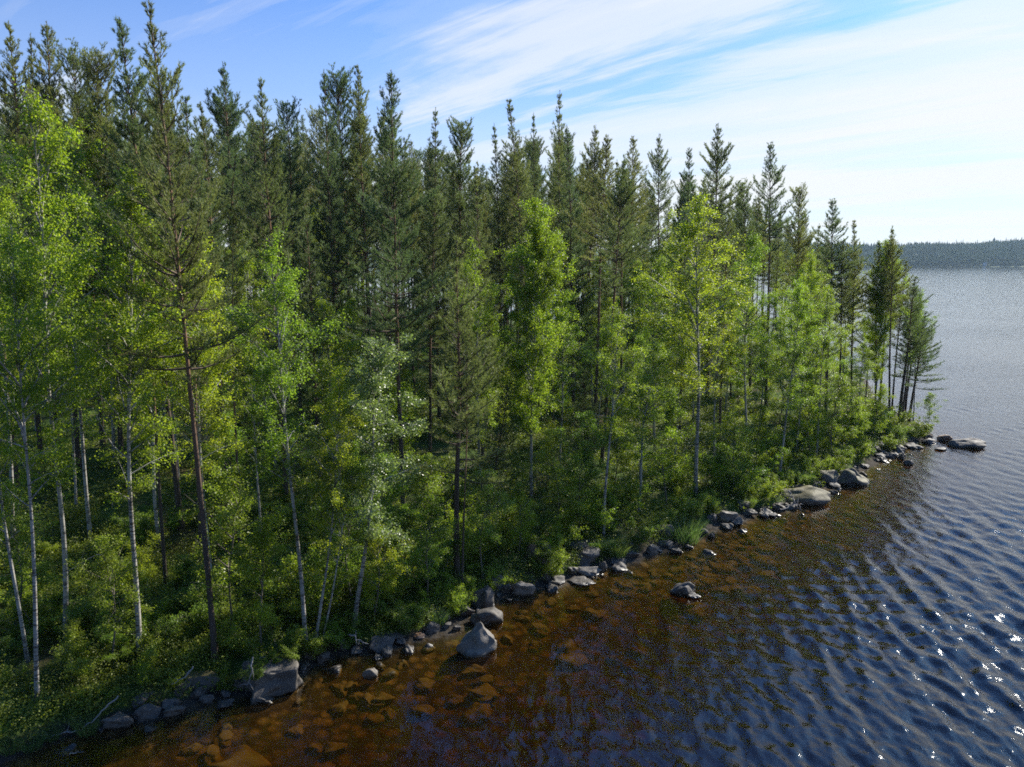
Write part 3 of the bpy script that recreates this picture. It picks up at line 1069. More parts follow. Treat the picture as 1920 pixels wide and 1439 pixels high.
SAPLINGS = [
    ('sapling0', 700, 1170, 705, 960, 'leafy sapling on the stony bank right of the pale aspen'),
    ('sapling1', 660, 1130, 665, 900, 'bright leafy sapling behind the pale aspen stem'),
    ('sapling0', 800, 1130, 815, 930, 'sapling left of the red-barked shore pine'),
    ('sapling1', 905, 1085, 925, 880, 'sapling with hanging sprays right of the red-barked shore pine'),
    ('sapling0', 970, 1050, 975, 905, 'sapling bending over the rocks right of the shore pine'),
    ('sapling0', 1085, 1000, 1100, 830, 'spreading sapling left of the bent white birch'),
    ('sapling1', 1040, 1010, 1030, 800, 'sapling with yellow leaves under the bushiest birch'),
    ('sapling0', 1250, 955, 1255, 740, 'sapling at the shore left of the long white stem'),
    ('sapling1', 1375, 925, 1378, 770, 'thick leafy sapling by the shore right of the long white stem'),
    ('sapling0', 1420, 905, 1432, 760, 'sapling dipping to the water left of the big mossy boulder'),
    ('sapling1', 1560, 865, 1575, 700, 'light green sapling above the twin dark boulders'),
    ('sapling0', 1640, 835, 1655, 720, 'sapling near the stony beach of the point'),
    ('sapling0', 1520, 870, 1525, 720, 'leafy sapling right of the broad light birch'),
    ('sapling1', 440, 1200, 455, 870, 'shaded sapling just right of the tallest pine'),
    ('sapling0', 492, 1232, 490, 970, 'thin sapling rising behind the flat slanted boulder'),
    ('sapling1', 210, 1240, 190, 1000, 'sapling in the shade left of the knotty white birch'),
    ('sapling0', 720, 1060, 722, 850, 'sapling hiding the foot of the tall middle pine'),
    ('sapling1', 1735, 812, 1745, 735, 'small crooked sapling at the tip of the point'),
    ('sapling0', 1150, 930, 1150, 780, 'sapling behind the bent white birch'),
    ('sapling1', 820, 1050, 800, 850, 'sapling behind the dead twigs left of the shore pine'),
    ('sapling0', 1600, 850, 1612, 745, 'bright sapling leaning over the stony beach'),
    ('sapling1', 30, 1180, 10, 900, 'sapling with pale leaves at the left edge'),
]
for p in SAPLINGS:
    plant_px('sapling', *p[:5], p[5], 'young tree', 'saplings along the shore', squash=1.25)

# ------------------------------------------------------------------ forest filling the land behind the shore trees
SKX = [-200, 0, 60, 130, 200, 250, 300, 360, 400, 440, 500, 540, 600, 700, 780, 830, 900, 950, 1000, 1050, 1100, 1200, 1260, 1340, 1400, 1440, 1520, 1600, 1660, 1700, 1720]
SKY = [90, 100, 120, 150, 160, 130, 130, 215, 225, 190, 215, 250, 195, 185, 245, 275, 285, 255, 265, 255, 305, 310, 345, 330, 365, 395, 425, 460, 500, 560, 620]


LMK = [(-1e9, 'by the left edge'), (60, 'behind the big birch of the left edge'), (170, 'behind the knotty white birch'), (290, 'around the tallest pine'), (420, 'right of the tallest pine'),
       (500, 'behind the slim white birch'), (580, 'behind the white birch pair'), (670, 'behind the pale aspen'), (760, 'left of the red-barked shore pine'), (840, 'behind the red-barked shore pine'),
       (930, 'behind the bushiest birch'), (1040, 'right of the bushiest birch'), (1100, 'around the brown brush pile'), (1150, 'behind the bent white birch'), (1220, 'left of the tall airy birch'),
       (1290, 'behind the tall airy birch'), (1370, 'left of the tallest lone pine'), (1430, 'right of the tallest lone pine'), (1510, 'behind the twin dark boulders'), (1590, 'toward the point')]


def landmark(px):
    return [t_ for l_, t_ in LMK if px >= l_][-1]


def too_close(x, y, r, lst):
    for (a, b) in lst:
        if (a - x) ** 2 + (b - y) ** 2 < r * r:
            return True
    return False


rsf = np.random.RandomState(77)
taken = [(h[0], h[1]) for h in HERO]
cand = []
while len(cand) < 5200:
    r_ = 17 + 100 * rsf.rand() ** 0.75
    a_ = math.radians(rsf.uniform(-39, 34))
    cand.append((r_ * math.sin(a_), r_ * math.cos(a_)))
cand = np.array(cand)
cd = sdist(cand[:, 0], cand[:, 1])
ch = hgt(cand[:, 0], cand[:, 1])
cand = [(c[0], c[1], d, h) for c, d, h in zip(cand, cd, ch) if d > 3.2]
npine = nbirch = nsap = 0
for (x, y, d, h) in cand:
    px, py = project(x, y, h)
    if px > 1700 or px < -120:
        continue
    r_ = math.hypot(x, y)
    kind = rsf.rand()
    lim = float(np.interp(px, SKX, SKY))
    zmax = CH + y * (ray(px, lim)[2] / ray(px, lim)[1]) - h
    if kind < 0.62 and npine < 235:
        if too_close(x, y, 2.25, taken) or (r_ < 36 and rsf.rand() < 0.45):
            continue
        Hh = min(rsf.uniform(16, 24), zmax * rsf.uniform(0.93, 1.02))
        if Hh < 8.5:
            continue
        pr = ['pine0', 'pine1', 'pine2', 'pine3', 'pine4', 'lush0', 'lush1', 'blunt0', 'blunt1', 'thin'][rsf.randint(10)]
        if px > 1050:
            pr = ['bare0', 'bare1', 'pine4', 'pine2', 'blunt1'][rsf.randint(5)]
        dep = 'near the front' if r_ < 48 else 'deep in the forest'
        zone = landmark(px)
        plant('pine_tree', pr, x, y, h, (rsf.normal(0, 0.02) * Hh, rsf.normal(0, 0.02) * Hh, Hh),
              '%s %s %s' % ('bushy conical pine' if 'lush' in pr else 'thin pole-like pine' if pr == 'thin' else 'slender high-crowned pine', dep, zone), 'pine tree', 'pines ' + dep + ' ' + zone)
        taken.append((x, y))
        npine += 1
    elif px > 1050 and rsf.rand() < (0.8 if r_ < 52 else 0.15):
        continue
    elif kind < 0.76 and (nbirch < 38 or (px > 1050 and nbirch < 80)) and (r_ < 85 or px > 1050):
        if too_close(x, y, 1.7, taken):
            continue
        Hh = min(rsf.uniform(7.5, 13), zmax * 0.9)
        if Hh < 4:
            continue
        plant('birch_tree', ['birch0', 'birch1', 'birch2'][rsf.randint(3)], x, y, h, (rsf.normal(0, 0.05) * Hh, rsf.normal(0, 0.04) * Hh, Hh),
              'light green birch among the pine trunks ' + landmark(px), 'birch tree', 'birches among the pines ' + landmark(px), squash=1.15)
        taken.append((x, y))
        nbirch += 1
    elif (nsap < 88 or (px > 1050 and nsap < 160)) and (r_ < 80 or px > 1050):
        if too_close(x, y, 1.0, taken):
            continue
        Hh = min(rsf.uniform(2.2, 6.0), zmax * 0.8)
        if Hh < 1.5:
            continue
        plant('sapling', ['sapling0', 'sapling1', 'young'][rsf.choice(3, p=[0.47, 0.43, 0.10])], x, y, h, (rsf.normal(0, 0.06) * Hh, rsf.normal(0, 0.05) * Hh, Hh),
              'young tree in the understorey ' + landmark(px), 'young tree', 'understorey saplings ' + landmark(px), squash=1.3)
        taken.append((x, y))
        nsap += 1
print('fill', npine, nbirch, nsap)

# ------------------------------------------------------------------ bushes on the bank
rsb = np.random.RandomState(9)
seg = [at_z(*p) for p in SHORE_PX]
nsh = 0
marks = [(0, 'far left'), (420, 'between the left birches and the slanted boulder'), (640, 'by the black stones under the birch pair'),
         (860, 'between the pale aspen and the shore pine'), (1120, 'behind the round rocks right of the shore pine'),
         (1320, 'by the long white birch stem'), (1480, 'left of the big mossy boulder'), (1620, 'above the twin dark boulders'), (1760, 'on the end of the point')]
for i in range(1, len(seg) - 1):
    (ax, ay), (bx, by) = seg[i], seg[i + 1]
    L = math.hypot(bx - ax, by - ay)
    nx_, ny_ = -(by - ay) / L, (bx - ax) / L
    m_ = max(1, int(L / 1.15))
    for j in range(m_):
        for row in range(2):
            f = (j + rsb.rand()) / m_
            off = (rsb.uniform(0.25, 1.3) if row == 0 else rsb.uniform(2.0, 4.2))
            x, y = ax + (bx - ax) * f + nx_ * off, ay + (by - ay) * f + ny_ * off
            h = float(hgt(x, y))
            if h < 0.05 or float(sdist(x, y)) < 0.15:
                continue
            px, py = project(x, y, h)
            if px < -60:
                continue
            Hh = rsb.uniform(0.7, 1.5) if row == 0 else rsb.uniform(1.1, 2.7)
            if px < 480:
                Hh *= 0.55
            where = [t_ for lim_, t_ in marks if px >= lim_][-1] if px >= 0 else 'far left'
            small = 'low' if row == 0 else 'taller'
            plant('shrub', 'shrub%d' % rsb.randint(4), x, y, h, (rsb.normal(0, 0.08), rsb.normal(0, 0.08), Hh),
                  '%s leafy shrub on the bank %s' % (small, where), 'shrub', '%s bank shrubs %s' % (small, where), parts=('stems', 'foliage'), squash=1.15)
            nsh += 1
print('shrubs', nsh)
k_ = 0
while k_ < 62:
    x, y = rsb.uniform(-22, 8), rsb.uniform(14, 40)
    d = float(sdist(x, y))
    h = float(hgt(x, y))
    px, py = project(x, y, h)
    if d < 1.2 or d > 12 or px < -40 or px > 900 or py > 1460:
        continue
    Hh = rsb.uniform(0.6, 1.7)
    plant('shrub', 'shrub%d' % rsb.randint(4), x, y, h, (rsb.normal(0, 0.1), rsb.normal(0, 0.1), Hh),
          '%s leafy bush on the forest floor %s' % ('knee-high' if Hh < 1.1 else 'head-high', landmark(px)), 'shrub', 'bushes on the forest floor ' + landmark(px), parts=('stems', 'foliage'), squash=1.3)
    k_ += 1
for k_, (bx, by) in enumerate([(488, 1262), (512, 1250), (534, 1240), (500, 1246), (478, 1275)]):
    x, y = at_z(bx, by, 0.62)
    plant('shrub', 'shrub%d' % (k_ % 4), x, y, 0.62, (rsb.normal(0, 0.1), rsb.normal(0, 0.1), 0.42), 'low lingonberry clump growing on top of the long flat slanted boulder', 'shrub', 'plants on the slanted boulder', parts=('stems', 'foliage'), squash=1.6)


# ------------------------------------------------------------------ undergrowth covering the forest floor
def undergrowth():
    rs = np.random.RandomState(31)
    mb = MB()
    for (r0_, r1_, ncl, per, size, rad) in ((14, 36, 7200, 46, 0.060, 0.36), (36, 62, 9500, 26, 0.09, 0.5), (62, 100, 6000, 16, 0.14, 0.7)):
        rr_ = np.sqrt(rs.uniform(r0_ ** 2, r1_ ** 2, ncl * 2))
        aa = np.radians(rs.uniform(-38, 34, ncl * 2))
        x, y = rr_ * np.sin(aa), rr_ * np.cos(aa)
        d = sdist(x, y)
        patch = wob(x, y, 0.9, 41) + 0.7 * wob(x, y, 2.2, 42)
        ok = (d > 0.45) & (patch > -0.35)
        x, y = x[ok][:ncl], y[ok][:ncl]
        h = hgt(x, y)
        n = len(x)
        cr = rad * rs.uniform(0.6, 1.3, n)
        chh = rs.uniform(0.18, 0.5, n) + 0.45 * (rs.rand(n) < 0.18)
        dirs = unit(rs.normal(size=(n, per, 3)))
        dirs[..., 2] = np.abs(dirs[..., 2])
        rr2 = rs.uniform(0.55, 1.0, (n, per, 1))
        pos = np.stack([x, y, h], -1)[:, None, :] + dirs * rr2 * np.stack([cr, cr, chh], -1)[:, None, :]
        leaves(mb, pos.reshape(-1, 3), rs, size, 0.7)
    tag(mb.build('undergrowth', M_BILB, smooth=False), label='bright green bilberry undergrowth covering the forest floor', kind='stuff')


undergrowth()


# ------------------------------------------------------------------ rocks
def rock_mesh(seed, kind='round', sub=4):
    import bmesh
    rs = np.random.RandomState(seed)
    bm = bmesh.new()
    bmesh.ops.create_icosphere(bm, subdivisions=sub, radius=1.0)
    v = np.array([p.co[:] for p in bm.verts])
    planes = {'round': 9, 'block': 6, 'angular': 9, 'pyramid': 5, 'flat': 5}[kind]
    n = unit(v.copy())
    p = n.copy()
    for k_ in range(planes):
        d = unit(rs.normal(size=3))
        if kind == 'pyramid':
            a = k_ / planes * 6.283 + rs.uniform(-0.3, 0.3)
            d = unit(np.array([math.cos(a), math.sin(a), 0.75]))
        if kind == 'block':
            d = unit([np.array([1, .15, .05]), np.array([-1, .1, 0]), np.array([0.1, 1, 0]), np.array([-.1, -1, .25]), np.array([0.12, -.1, 1]), np.array([.6, .6, .5])][k_])
        c = rs.uniform(0.62, 0.86) if kind in ('round', 'flat') else rs.uniform(0.5, 0.75)
        dist = p @ d - c
        p = p - np.where(dist > 0, dist, 0)[:, None] * d * 0.93
    f = 0
    for k_ in range(26):
        dd = unit(rs.normal(size=3))
        fr_ = rs.uniform(2, 13)
        f = f + np.sin((n @ dd) * fr_ + rs.uniform(0, 6.28)) * 0.32 / fr_
    p = p * (1 + f * 0.6)[:, None]
    for a_, b_ in zip(bm.verts, p):
        a_.co = b_
    me = bpy.data.meshes.new('rock')
    bm.to_mesh(me)
    bm.free()
    me.polygons.foreach_set('use_smooth', np.full(len(me.polygons), True))
    ext = p.max(0) - p.min(0)
    for vv in me.vertices:
        vv.co = Vector([(vv.co[i] - (p[:, i].max() + p[:, i].min()) / 2) / ext[i] * 2 for i in range(3)])
    return me


RM = {}
for kind, cnt in (('round', 5), ('block', 2), ('angular', 4), ('pyramid', 2), ('flat', 2)):
    for k_ in range(cnt):
        for mname, mt in (('g', M_ROCK), ('m', M_ROCKM), ('r', M_ROCKR), ('p', M_ROCKP)):
            if mname == 'g':
                me = rock_mesh(500 + len(RM), kind, 5 if kind in ('pyramid', 'block') else 4)
                base_me = me
            else:
                me = base_me.copy()
            me.materials.clear()
            me.materials.append(mt)
            RM[(kind, k_, mname)] = me


def rock(name, key, x, y, z, sx, sy, sz, rz, label, cat, group, tilt=(0, 0)):
    o = bpy.data.objects.new(name, RM[key])
    COL.objects.link(o)
    o.location = (x, y, z)
    o.scale = (sx, sy, sz)
    o.rotation_euler = (tilt[0], tilt[1], rz)
    return tag(o, label, cat, group)


BOULDERS = [
    # px centre, px foot, px width, px height, kind, variant, material, spin, label
    (515, 1306, 104, 66, 'block', 0, 'g', 0.55, 'long flat slanted boulder with plants on its back, lower left shore'),
    (895, 1228, 80, 60, 'pyramid', 0, 'p', 0.4, 'pointed pale pyramid-shaped boulder standing in the water'),
    (912, 1172, 62, 34, 'round', 1, 'g', 0.2, 'half-sunk rounded boulder right behind the pyramid-shaped one'),
    (905, 1143, 42, 44, 'round', 2, 'g', 1.2, 'steep grey boulder in the bank above the pyramid-shaped one'),
    (980, 1118, 46, 30, 'round', 0, 'p', 0.1, 'smooth egg-shaped boulder in the water right of the shore pine'),
    (1026, 1092, 26, 24, 'angular', 1, 'g', 0.4, 'dark stone between the egg-shaped boulder and the flat rocks'),
    (1101, 1080, 56, 20, 'round', 3, 'p', 0.1, 'smooth flat-domed rock, middle one of a stack of three'),
    (1090, 1097, 50, 13, 'flat', 0, 'g', 0.2, 'low wave-washed slab in front of the flat-domed rock'),
    (1097, 1061, 56, 32, 'round', 4, 'g', 0.5, 'broad boulder behind the flat-domed rock, dappled with sun'),
    (1129, 1072, 20, 20, 'round', 1, 'g', 1.5, 'small leaning stone at the right end of the flat-domed rock'),
    (1156, 1060, 36, 13, 'angular', 0, 'g', 0.0, 'flat stone below the grass tuft by the bent birch'),
    (1184, 1046, 32, 14, 'angular', 2, 'g', 0.3, 'thin slab right of the grass tuft by the bent birch'),
    (1222, 1040, 27, 19, 'angular', 3, 'g', 0.8, 'dark hump-shaped stone with one pale edge near the shore'),
    (1246, 1026, 30, 14, 'round', 2, 'g', 0.3, 'sunlit white stone below the bright grass tuft'),
    (1246, 1006, 42, 24, 'round', 3, 'm', 0.3, 'moss-topped boulder left of the bright grass tuft'),
    (1316, 1004, 24, 14, 'round', 1, 'g', 0.3, 'small stone right of the bright grass tuft'),
    (1334, 1009, 15, 12, 'angular', 1, 'g', 0.3, 'tiny sunlit stone, outermost right of the bright grass tuft'),
    (1361, 979, 42, 24, 'round', 0, 'p', 0.3, 'bright sunlit boulder alone at the shore below the long white birch stem'),
    (1334, 978, 22, 15, 'round', 2, 'g', 1.3, 'dark stone leaning on the bright sunlit boulder'),
    (1447, 970, 22, 10, 'flat', 1, 'g', 0.3, 'small wet stone washed by waves left of the fallen stick'),
    (1281, 1117, 50, 28, 'angular', 1, 'g', 0.75, 'lone dark boulder out in the water, pale right edge'),
    (1300, 1122, 26, 8, 'flat', 0, 'g', 0.3, 'half-drowned stone beside the lone dark boulder'),
    (712, 1224, 54, 30, 'angular', 0, 'g', 0.3, 'cracked grey boulder at the water below the pale aspen'),
    (642, 1222, 32, 22, 'round', 3, 'g', 0.2, 'brownish stone right of the white birch pair'),
    (605, 1245, 28, 20, 'round', 4, 'g', 0.2, 'stone with one sunlit corner below the white birch pair'),
    (580, 1236, 26, 18, 'round', 0, 'g', 0.9, 'black shaded stone at the foot of the slim white birch'),
    (694, 1272, 28, 20, 'round', 1, 'p', 0.0, 'shining white wet stone alone in the shallows'),
    (782, 1200, 30, 13, 'round', 2, 'r', 0.1, 'rust-coloured low stone in the little cove'),
    (810, 1190, 30, 22, 'angular', 3, 'g', 0.6, 'stone with dry grass on it left of the pyramid-shaped boulder'),
    (837, 1180, 18, 12, 'round', 4, 'g', 0.6, 'small round stone, left of two before the pyramid-shaped boulder'),
    (856, 1184, 17, 12, 'round', 0, 'g', 0.6, 'small round stone, right of two before the pyramid-shaped boulder'),
    (872, 1158, 36, 24, 'angular', 2, 'g', 0.2, 'grey stone wedged above the two small round ones'),
    (730, 1205, 60, 22, 'angular', 2, 'g', 0.0, 'dark shaded boulder in the bank behind the cracked one'),
    (950, 1112, 22, 18, 'round', 1, 'g', 0.4, 'dark stone left of the egg-shaped boulder'),
    (932, 1104, 30, 26, 'angular', 0, 'g', 1.0, 'long shaded stone in the bank left of the egg-shaped boulder'),
    (1010, 1062, 60, 46, 'round', 3, 'r', 0.6, 'brown shaded boulder under the bending sapling'),
    (1082, 1032, 64, 22, 'flat', 1, 'g', 0.2, 'bluish flat boulder in the shade behind the rock stack'),
    (276, 1352, 50, 30, 'angular', 3, 'g', 0.4, 'pointed dark boulder at the left shore'),
    (224, 1368, 58, 30, 'round', 0, 'g', 0.3, 'smooth brown boulder left of the pointed dark one'),
    (318, 1332, 36, 20, 'angular', 0, 'g', 1.1, 'dark flat stone right of the pointed one at the left shore'),
    (382, 1296, 62, 38, 'block', 1, 'm', 0.4, 'big shaded block with moss in the bank left of the slanted boulder'),
    (388, 1320, 32, 18, 'round', 3, 'g', 0.4, 'round stone at the water below the shaded mossy block'),
    (340, 1305, 36, 24, 'round', 4, 'g', 0.7, 'rounded shaded stone left of the mossy block'),
    (1500, 947, 104, 36, 'round', 2, 'm', 0.25, 'large whaleback boulder with yellow moss, stick leaning on it'),
    (1548, 906, 60, 27, 'round', 3, 'm', 0.2, 'left of the twin dark boulders with mossy tops'),
    (1598, 911, 66, 34, 'pyramid', 1, 'm', 0.5, 'right of the twin dark boulders, peaked, bright right face'),
    (1570, 893, 50, 14, 'flat', 1, 'm', 0.2, 'low flat boulder behind the twin dark boulders'),
    (1497, 918, 26, 12, 'angular', 1, 'g', 0.2, 'dark stone between the whaleback and the twin boulders'),
    (1711, 842, 34, 12, 'flat', 0, 'g', -0.2, 'pale flat-topped boulder at the end of the beach'),
    (1769, 827, 30, 13, 'round', 1, 'r', 0.2, 'reddish boulder off the tip of the point'),
    (1811, 841, 64, 20, 'round', 2, 'g', -0.1, 'outermost long boulder off the tip of the point'),
    (1703, 872, 18, 11, 'round', 2, 'g', 0.2, 'small round dark stone off the stony beach'),
    (1763, 845, 24, 7, 'flat', 1, 'g', 0.2, 'low dark reef stone in front of the reddish boulder'),
    (1662, 858, 26, 10, 'flat', 0, 'g', 0.2, 'wet slab on the stony beach'),
    (1690, 861, 14, 12, 'angular', 1, 'g', 0.2, 'little upright stone on the stony beach'),
    (1742, 832, 26, 10, 'angular', 3, 'g', 0.2, 'dark stone at the foot of the point'),
]
for b in BOULDERS:
    bx, by, wpx, hpx, kd, var, mt, rz, lab = b
    x, y = at_z(bx, by, 0.0)
    s_ = max(0.0, float(sdist(x, y)))
    zg = max(0.0, float(hgt(x, y)))
    if zg > 0.05:
        x, y, zg = ground_hit(bx, by)
    dep = y * CP - (zg - CH) * SP
    W = wpx / FPX * dep / 2
    # visible height seen from above: combine height and top depth
    elev = math.atan2(CH, math.hypot(x, y))
    D = W * 0.75
    Hm = max(0.08, (hpx / FPX * dep - D * math.sin(elev)) / math.cos(elev))
    if kd == 'flat':
        Hm = max(0.10, Hm * 0.8)
    sz = Hm * 0.80
    y2 = y + D * 0.75
    x2 = x * (y2 / y)
    rock('boulder', (kd, var, mt), x2, y2, zg + Hm - sz * 0.98, W * 1.04, D, sz, rz if kd in ('pyramid', 'block') else rz * 0.3, lab, 'boulder', 'boulders along the shore')

# big amber stone under water at lower left, others in the shallows
SUNK = [(455, 1418, 118, 'large yellow-brown boulder lying under the water, lower left', 0.10),
        (727, 1262, 46, 'oval stone just under the water right of the shining white stone', 0.02),
        (753, 1247, 36, 'oval drowned stone nearer the bank than its neighbour', 0.02),
        (1178, 1075, 28, 'round orange stone breaking the surface in the right-hand shallows', -0.03),
        (705, 1305, 62, 'yellow sunken slab below the shining white stone', 0.25),
        (970, 1175, 50, 'amber boulder under the water right of the half-sunk one', 0.18),
        (1375, 1035, 56, 'amber sunken stone in the right-hand shallows, farthest from the bank', 0.15),
        (1230, 1090, 48, 'amber sunken stone left of the lone dark boulder', 0.15)]
for k_, (bx, by, wpx, lab, dpt) in enumerate(SUNK):
    x, y = at_z(bx, by, -dpt - 0.1)
    W = wpx / FPX * (y * CP + CH * SP) / 2
    sz = max(0.25, W * 0.45)
    rock('boulder', ('round', k_ % 5, 'g'), x, y, -dpt - sz, W, W * 0.8, sz, k_ * 0.7, lab, 'boulder', 'sunken boulders in the shallows')

rsr = np.random.RandomState(55)
stones = []
for i in range(1, len(seg) - 1):
    (ax, ay), (bx, by) = seg[i], seg[i + 1]
    L = math.hypot(bx - ax, by - ay)
    nx_, ny_ = -(by - ay) / L, (bx - ax) / L
    for j in range(max(1, int(L * 3.0 * (0.35 + 1.1 * rsr.rand())))):
        f = rsr.rand()
        off = rsr.normal(0.05, 0.42)
        stones.append((ax + (bx - ax) * f + nx_ * off, ay + (by - ay) * f + ny_ * off, rsr.uniform(0.10, 0.34) ** 1.0, 0))
shore_s = stones[:]
sunk_s = []
while len(sunk_s) < 190:
    i = rsr.randint(2, len(seg) - 1) if len(sunk_s) < 90 else rsr.randint(17, 24)
    (ax, ay), (bx, by) = seg[i], seg[i + 1]
    L = math.hypot(bx - ax, by - ay)
    f = rsr.rand()
    nx_, ny_ = -(by - ay) / L, (bx - ax) / L
    off = -0.7 - abs(rsr.normal(0, 2.2))
    x, y = ax + (bx - ax) * f + nx_ * off, ay + (by - ay) * f + ny_ * off
    px, py = project(x, y, 0)
    if float(sdist(x, y)) > -0.5 or py > 1430 or px < 0:
        continue
    if (px < 560 or px > 1480) and rsr.rand() < 0.6:
        continue
    sunk_s.append((x, y, rsr.uniform(0.18, 0.55)))
zones = [(-1e9, 'by the left birches'), (430, 'by the slanted boulder'), (600, 'below the birch pair and aspen'), (850, 'round the pyramid-shaped boulder'), (1010, 'round the three stacked rocks'),
         (1200, 'below the bright grass tuft'), (1400, 'by the whaleback boulder'), (1620, 'on the beach of the point')]
nst = 0
for (x, y, s_, _) in shore_s:
    h = float(hgt(x, y))
    px, py = project(x, y, h)
    if px < -30 or py > 1480 or (px < 450 and rsr.rand() < 0.5):
        continue
    where = [t_ for lim_, t_ in zones if px >= lim_][-1]
    sc_ = s_ * (1.25 if px > 1300 else 1.0)
    rock('stone', (['round', 'angular', 'flat'][rsr.choice(3, p=[0.5, 0.4, 0.1])], rsr.randint(2), 'g'), x, y, max(h, -0.25) + sc_ * 0.18, sc_, sc_ * rsr.uniform(0.6, 1), sc_ * rsr.uniform(0.45, 0.75), rsr.uniform(0, 6.28),
         'small grey shore stone ' + where, 'stone', 'small shore stones ' + where, tilt=(rsr.normal(0, 0.2), rsr.normal(0, 0.2)))
    nst += 1
for (x, y, s_) in sunk_s:
    h = float(hgt(x, y))
    px, py = project(x, y, h)
    where = [t_ for lim_, t_ in zones if px >= lim_][-1]
    s_ = min(s_, -h * 1.15)
    if s_ < 0.13:
        continue
    rock('stone', ('round', rsr.randint(5), 'g'), x, y, h + 0.12 * s_, s_, s_ * rsr.uniform(0.6, 1), s_ * 0.42, rsr.uniform(0, 6.28),
         'brown stone seen through the water ' + where, 'stone', 'sunken stones ' + where)
print('stones', nst, len(sunk_s))


# ------------------------------------------------------------------ grass tufts
def grass_mesh(seed, n=260, H=0.6, R=0.28):
    rs = np.random.RandomState(seed)
    mb = MB()
    V, F = [], []
    for k_ in range(n):
        a, r_ = rs.uniform(0, 6.28), R * math.sqrt(rs.rand())
        p = np.array([math.cos(a) * r_, math.sin(a) * r_, -0.05])
        d = unit(np.array([math.cos(a) * 0.45 * rs.rand(), math.sin(a) * 0.45 * rs.rand(), 1.0]))
        d = unit(d + rs.normal(0, 0.10, 3))
        L = H * rs.uniform(0.55, 1.1)
        w_ = unit(np.cross(d, rs.normal(size=3))) * 0.006
        bend = np.array([math.cos(a), math.sin(a), -0.4]) * L * rs.uniform(0.1, 0.4)
        m = p + d * L * 0.55 + bend * 0.2
        t = p + d * L + bend
        i = len(V)
        V += [p - w_, p + w_, m + w_ * 0.8, m - w_ * 0.8, t]
        F.append([i, i + 1, i + 2, i + 3])
    V = np.array(V)
    mb.add(V, np.array(F))
    base = mb.n - len(V)
    k_ = np.arange(n) * 5
    mb.f[3].append(np.stack([k_ + 3, k_ + 2, k_ + 4], -1) + base)
    return mb.mesh('grass', M_GRASS, False)


GM = [grass_mesh(600 + i) for i in range(3)]
GRASS = [(1282, 1012, 40, 'brightest green grass tuft growing between rocks at the water'), (1157, 1040, 26, 'green grass tuft at the foot of the bent birch'),
         (1140, 1030, 20, 'thin grass tuft left of the one at the bent birch'), (165, 1370, 26, 'tallest reed-like tuft at the left shore'),
         (150, 1362, 22, 'grass tuft leaning left beside the tallest left tuft'), (95, 1382, 24, 'grass tuft left of the bent stick'), (60, 1400, 26, 'grass tuft standing in the water near the left corner'),
         (20, 1408, 26, 'pale reeds at the lower left corner'), (185, 1340, 20, 'small grass tuft behind the tallest left tuft'), (850, 1140, 34, 'dry brown-green grass hanging over the stones'),
         (822, 1165, 24, 'straw-coloured grass clump by the cove'), (1398, 950, 22, 'dull grass tuft right of the bright sunlit boulder'), (1505, 905, 24, 'grass tuft above the whaleback boulder'),
         (1225, 990, 24, 'dry grass under the shore bushes left of the moss-topped boulder'), (430, 1290, 20, 'grass clump left of the slanted boulder')]
for k_, (bx, by, hpx, lab) in enumerate(GRASS):
    x, y = at_z(bx, by, 0.05)
    z = max(0.0, float(hgt(x, y)))
    if z > 0.1:
        x, y, z = ground_hit(bx, by)
    s_ = hpx * 1.35 / FPX * (y * CP + CH * SP) / 0.6
    o = bpy.data.objects.new('grass_tuft', GM[k_ % 3])
    COL.objects.link(o)
    o.location = (x, y, z)
    o.scale = (s_, s_, s_)
    o.rotation_euler = (0, 0, k_ * 1.3)
    tag(o, lab, 'grass tuft', 'grass tufts on the shore')


# ------------------------------------------------------------------ dead branches and a brush pile
def stick(name, pts, r, lab, side=3, mat=None, seed=0, cat='dead branch'):
    rs = np.random.RandomState(seed)
    mb = MB()
    pts = np.array(pts, float)
    t = np.linspace(0, 1, 12)
    k = np.linspace(0, 1, len(pts))
    c = np.stack([np.interp(t, k, pts[:, i]) for i in range(3)], 1)
    c[1:-1] += rs.normal(0, r * 0.9, (10, 3))
    tube(mb, c, np.linspace(r, r * 0.35, 12), 6)
    L = np.linalg.norm(pts[-1] - pts[0])
    for s_ in range(side):
        i = rs.randint(3, 10)
        d = unit(c[i + 1] - c[i] + rs.normal(0, 0.5, 3) + np.array([0, 0, 0.2]))
        c2 = curve(c[i], d, L * rs.uniform(0.15, 0.35), -0.2, 4, rs, 0.2)
        tube(mb, c2, np.linspace(r * 0.5, r * 0.15, 5), 4)
    o = mb.build(name, mat or M_DEAD)
    return tag(o, lab, cat)


def P3(px, py, z):
    x, y = at_z(px, py, z)
    return (x, y, z)


stick('dead_branch', [P3(1478, 921, 0.75), P3(1490, 940, 0.35), P3(1504, 958, -0.05)], 0.045, 'pale dead stick leaning from the whaleback boulder into the water', 2, seed=1)
stick('dead_branch', [P3(1462, 955, 0.25), P3(1488, 948, 0.3), P3(1505, 944, 0.12)], 0.03, 'thin grey twig lying across the foot of the whaleback boulder', 2, seed=2)
stick('dead_branch', [P3(222, 1305, 0.7), P3(180, 1345, 0.35), P3(150, 1372, 0.05)], 0.022, 'long straight stick sloping down to the left shore grass', 1, seed=3)
stick('dead_branch', [P3(150, 1368, 0.12), P3(105, 1378, 0.1), P3(70, 1392, 0.03)], 0.018, 'thin pale twig floating between the left grass tufts', 3, seed=4)
stick('dead_branch', [P3(130, 1415, 0.01), P3(145, 1411, 0.03), P3(158, 1410, 0.01)], 0.012, 'short twig floating in dark water near the left corner', 1, seed=5)
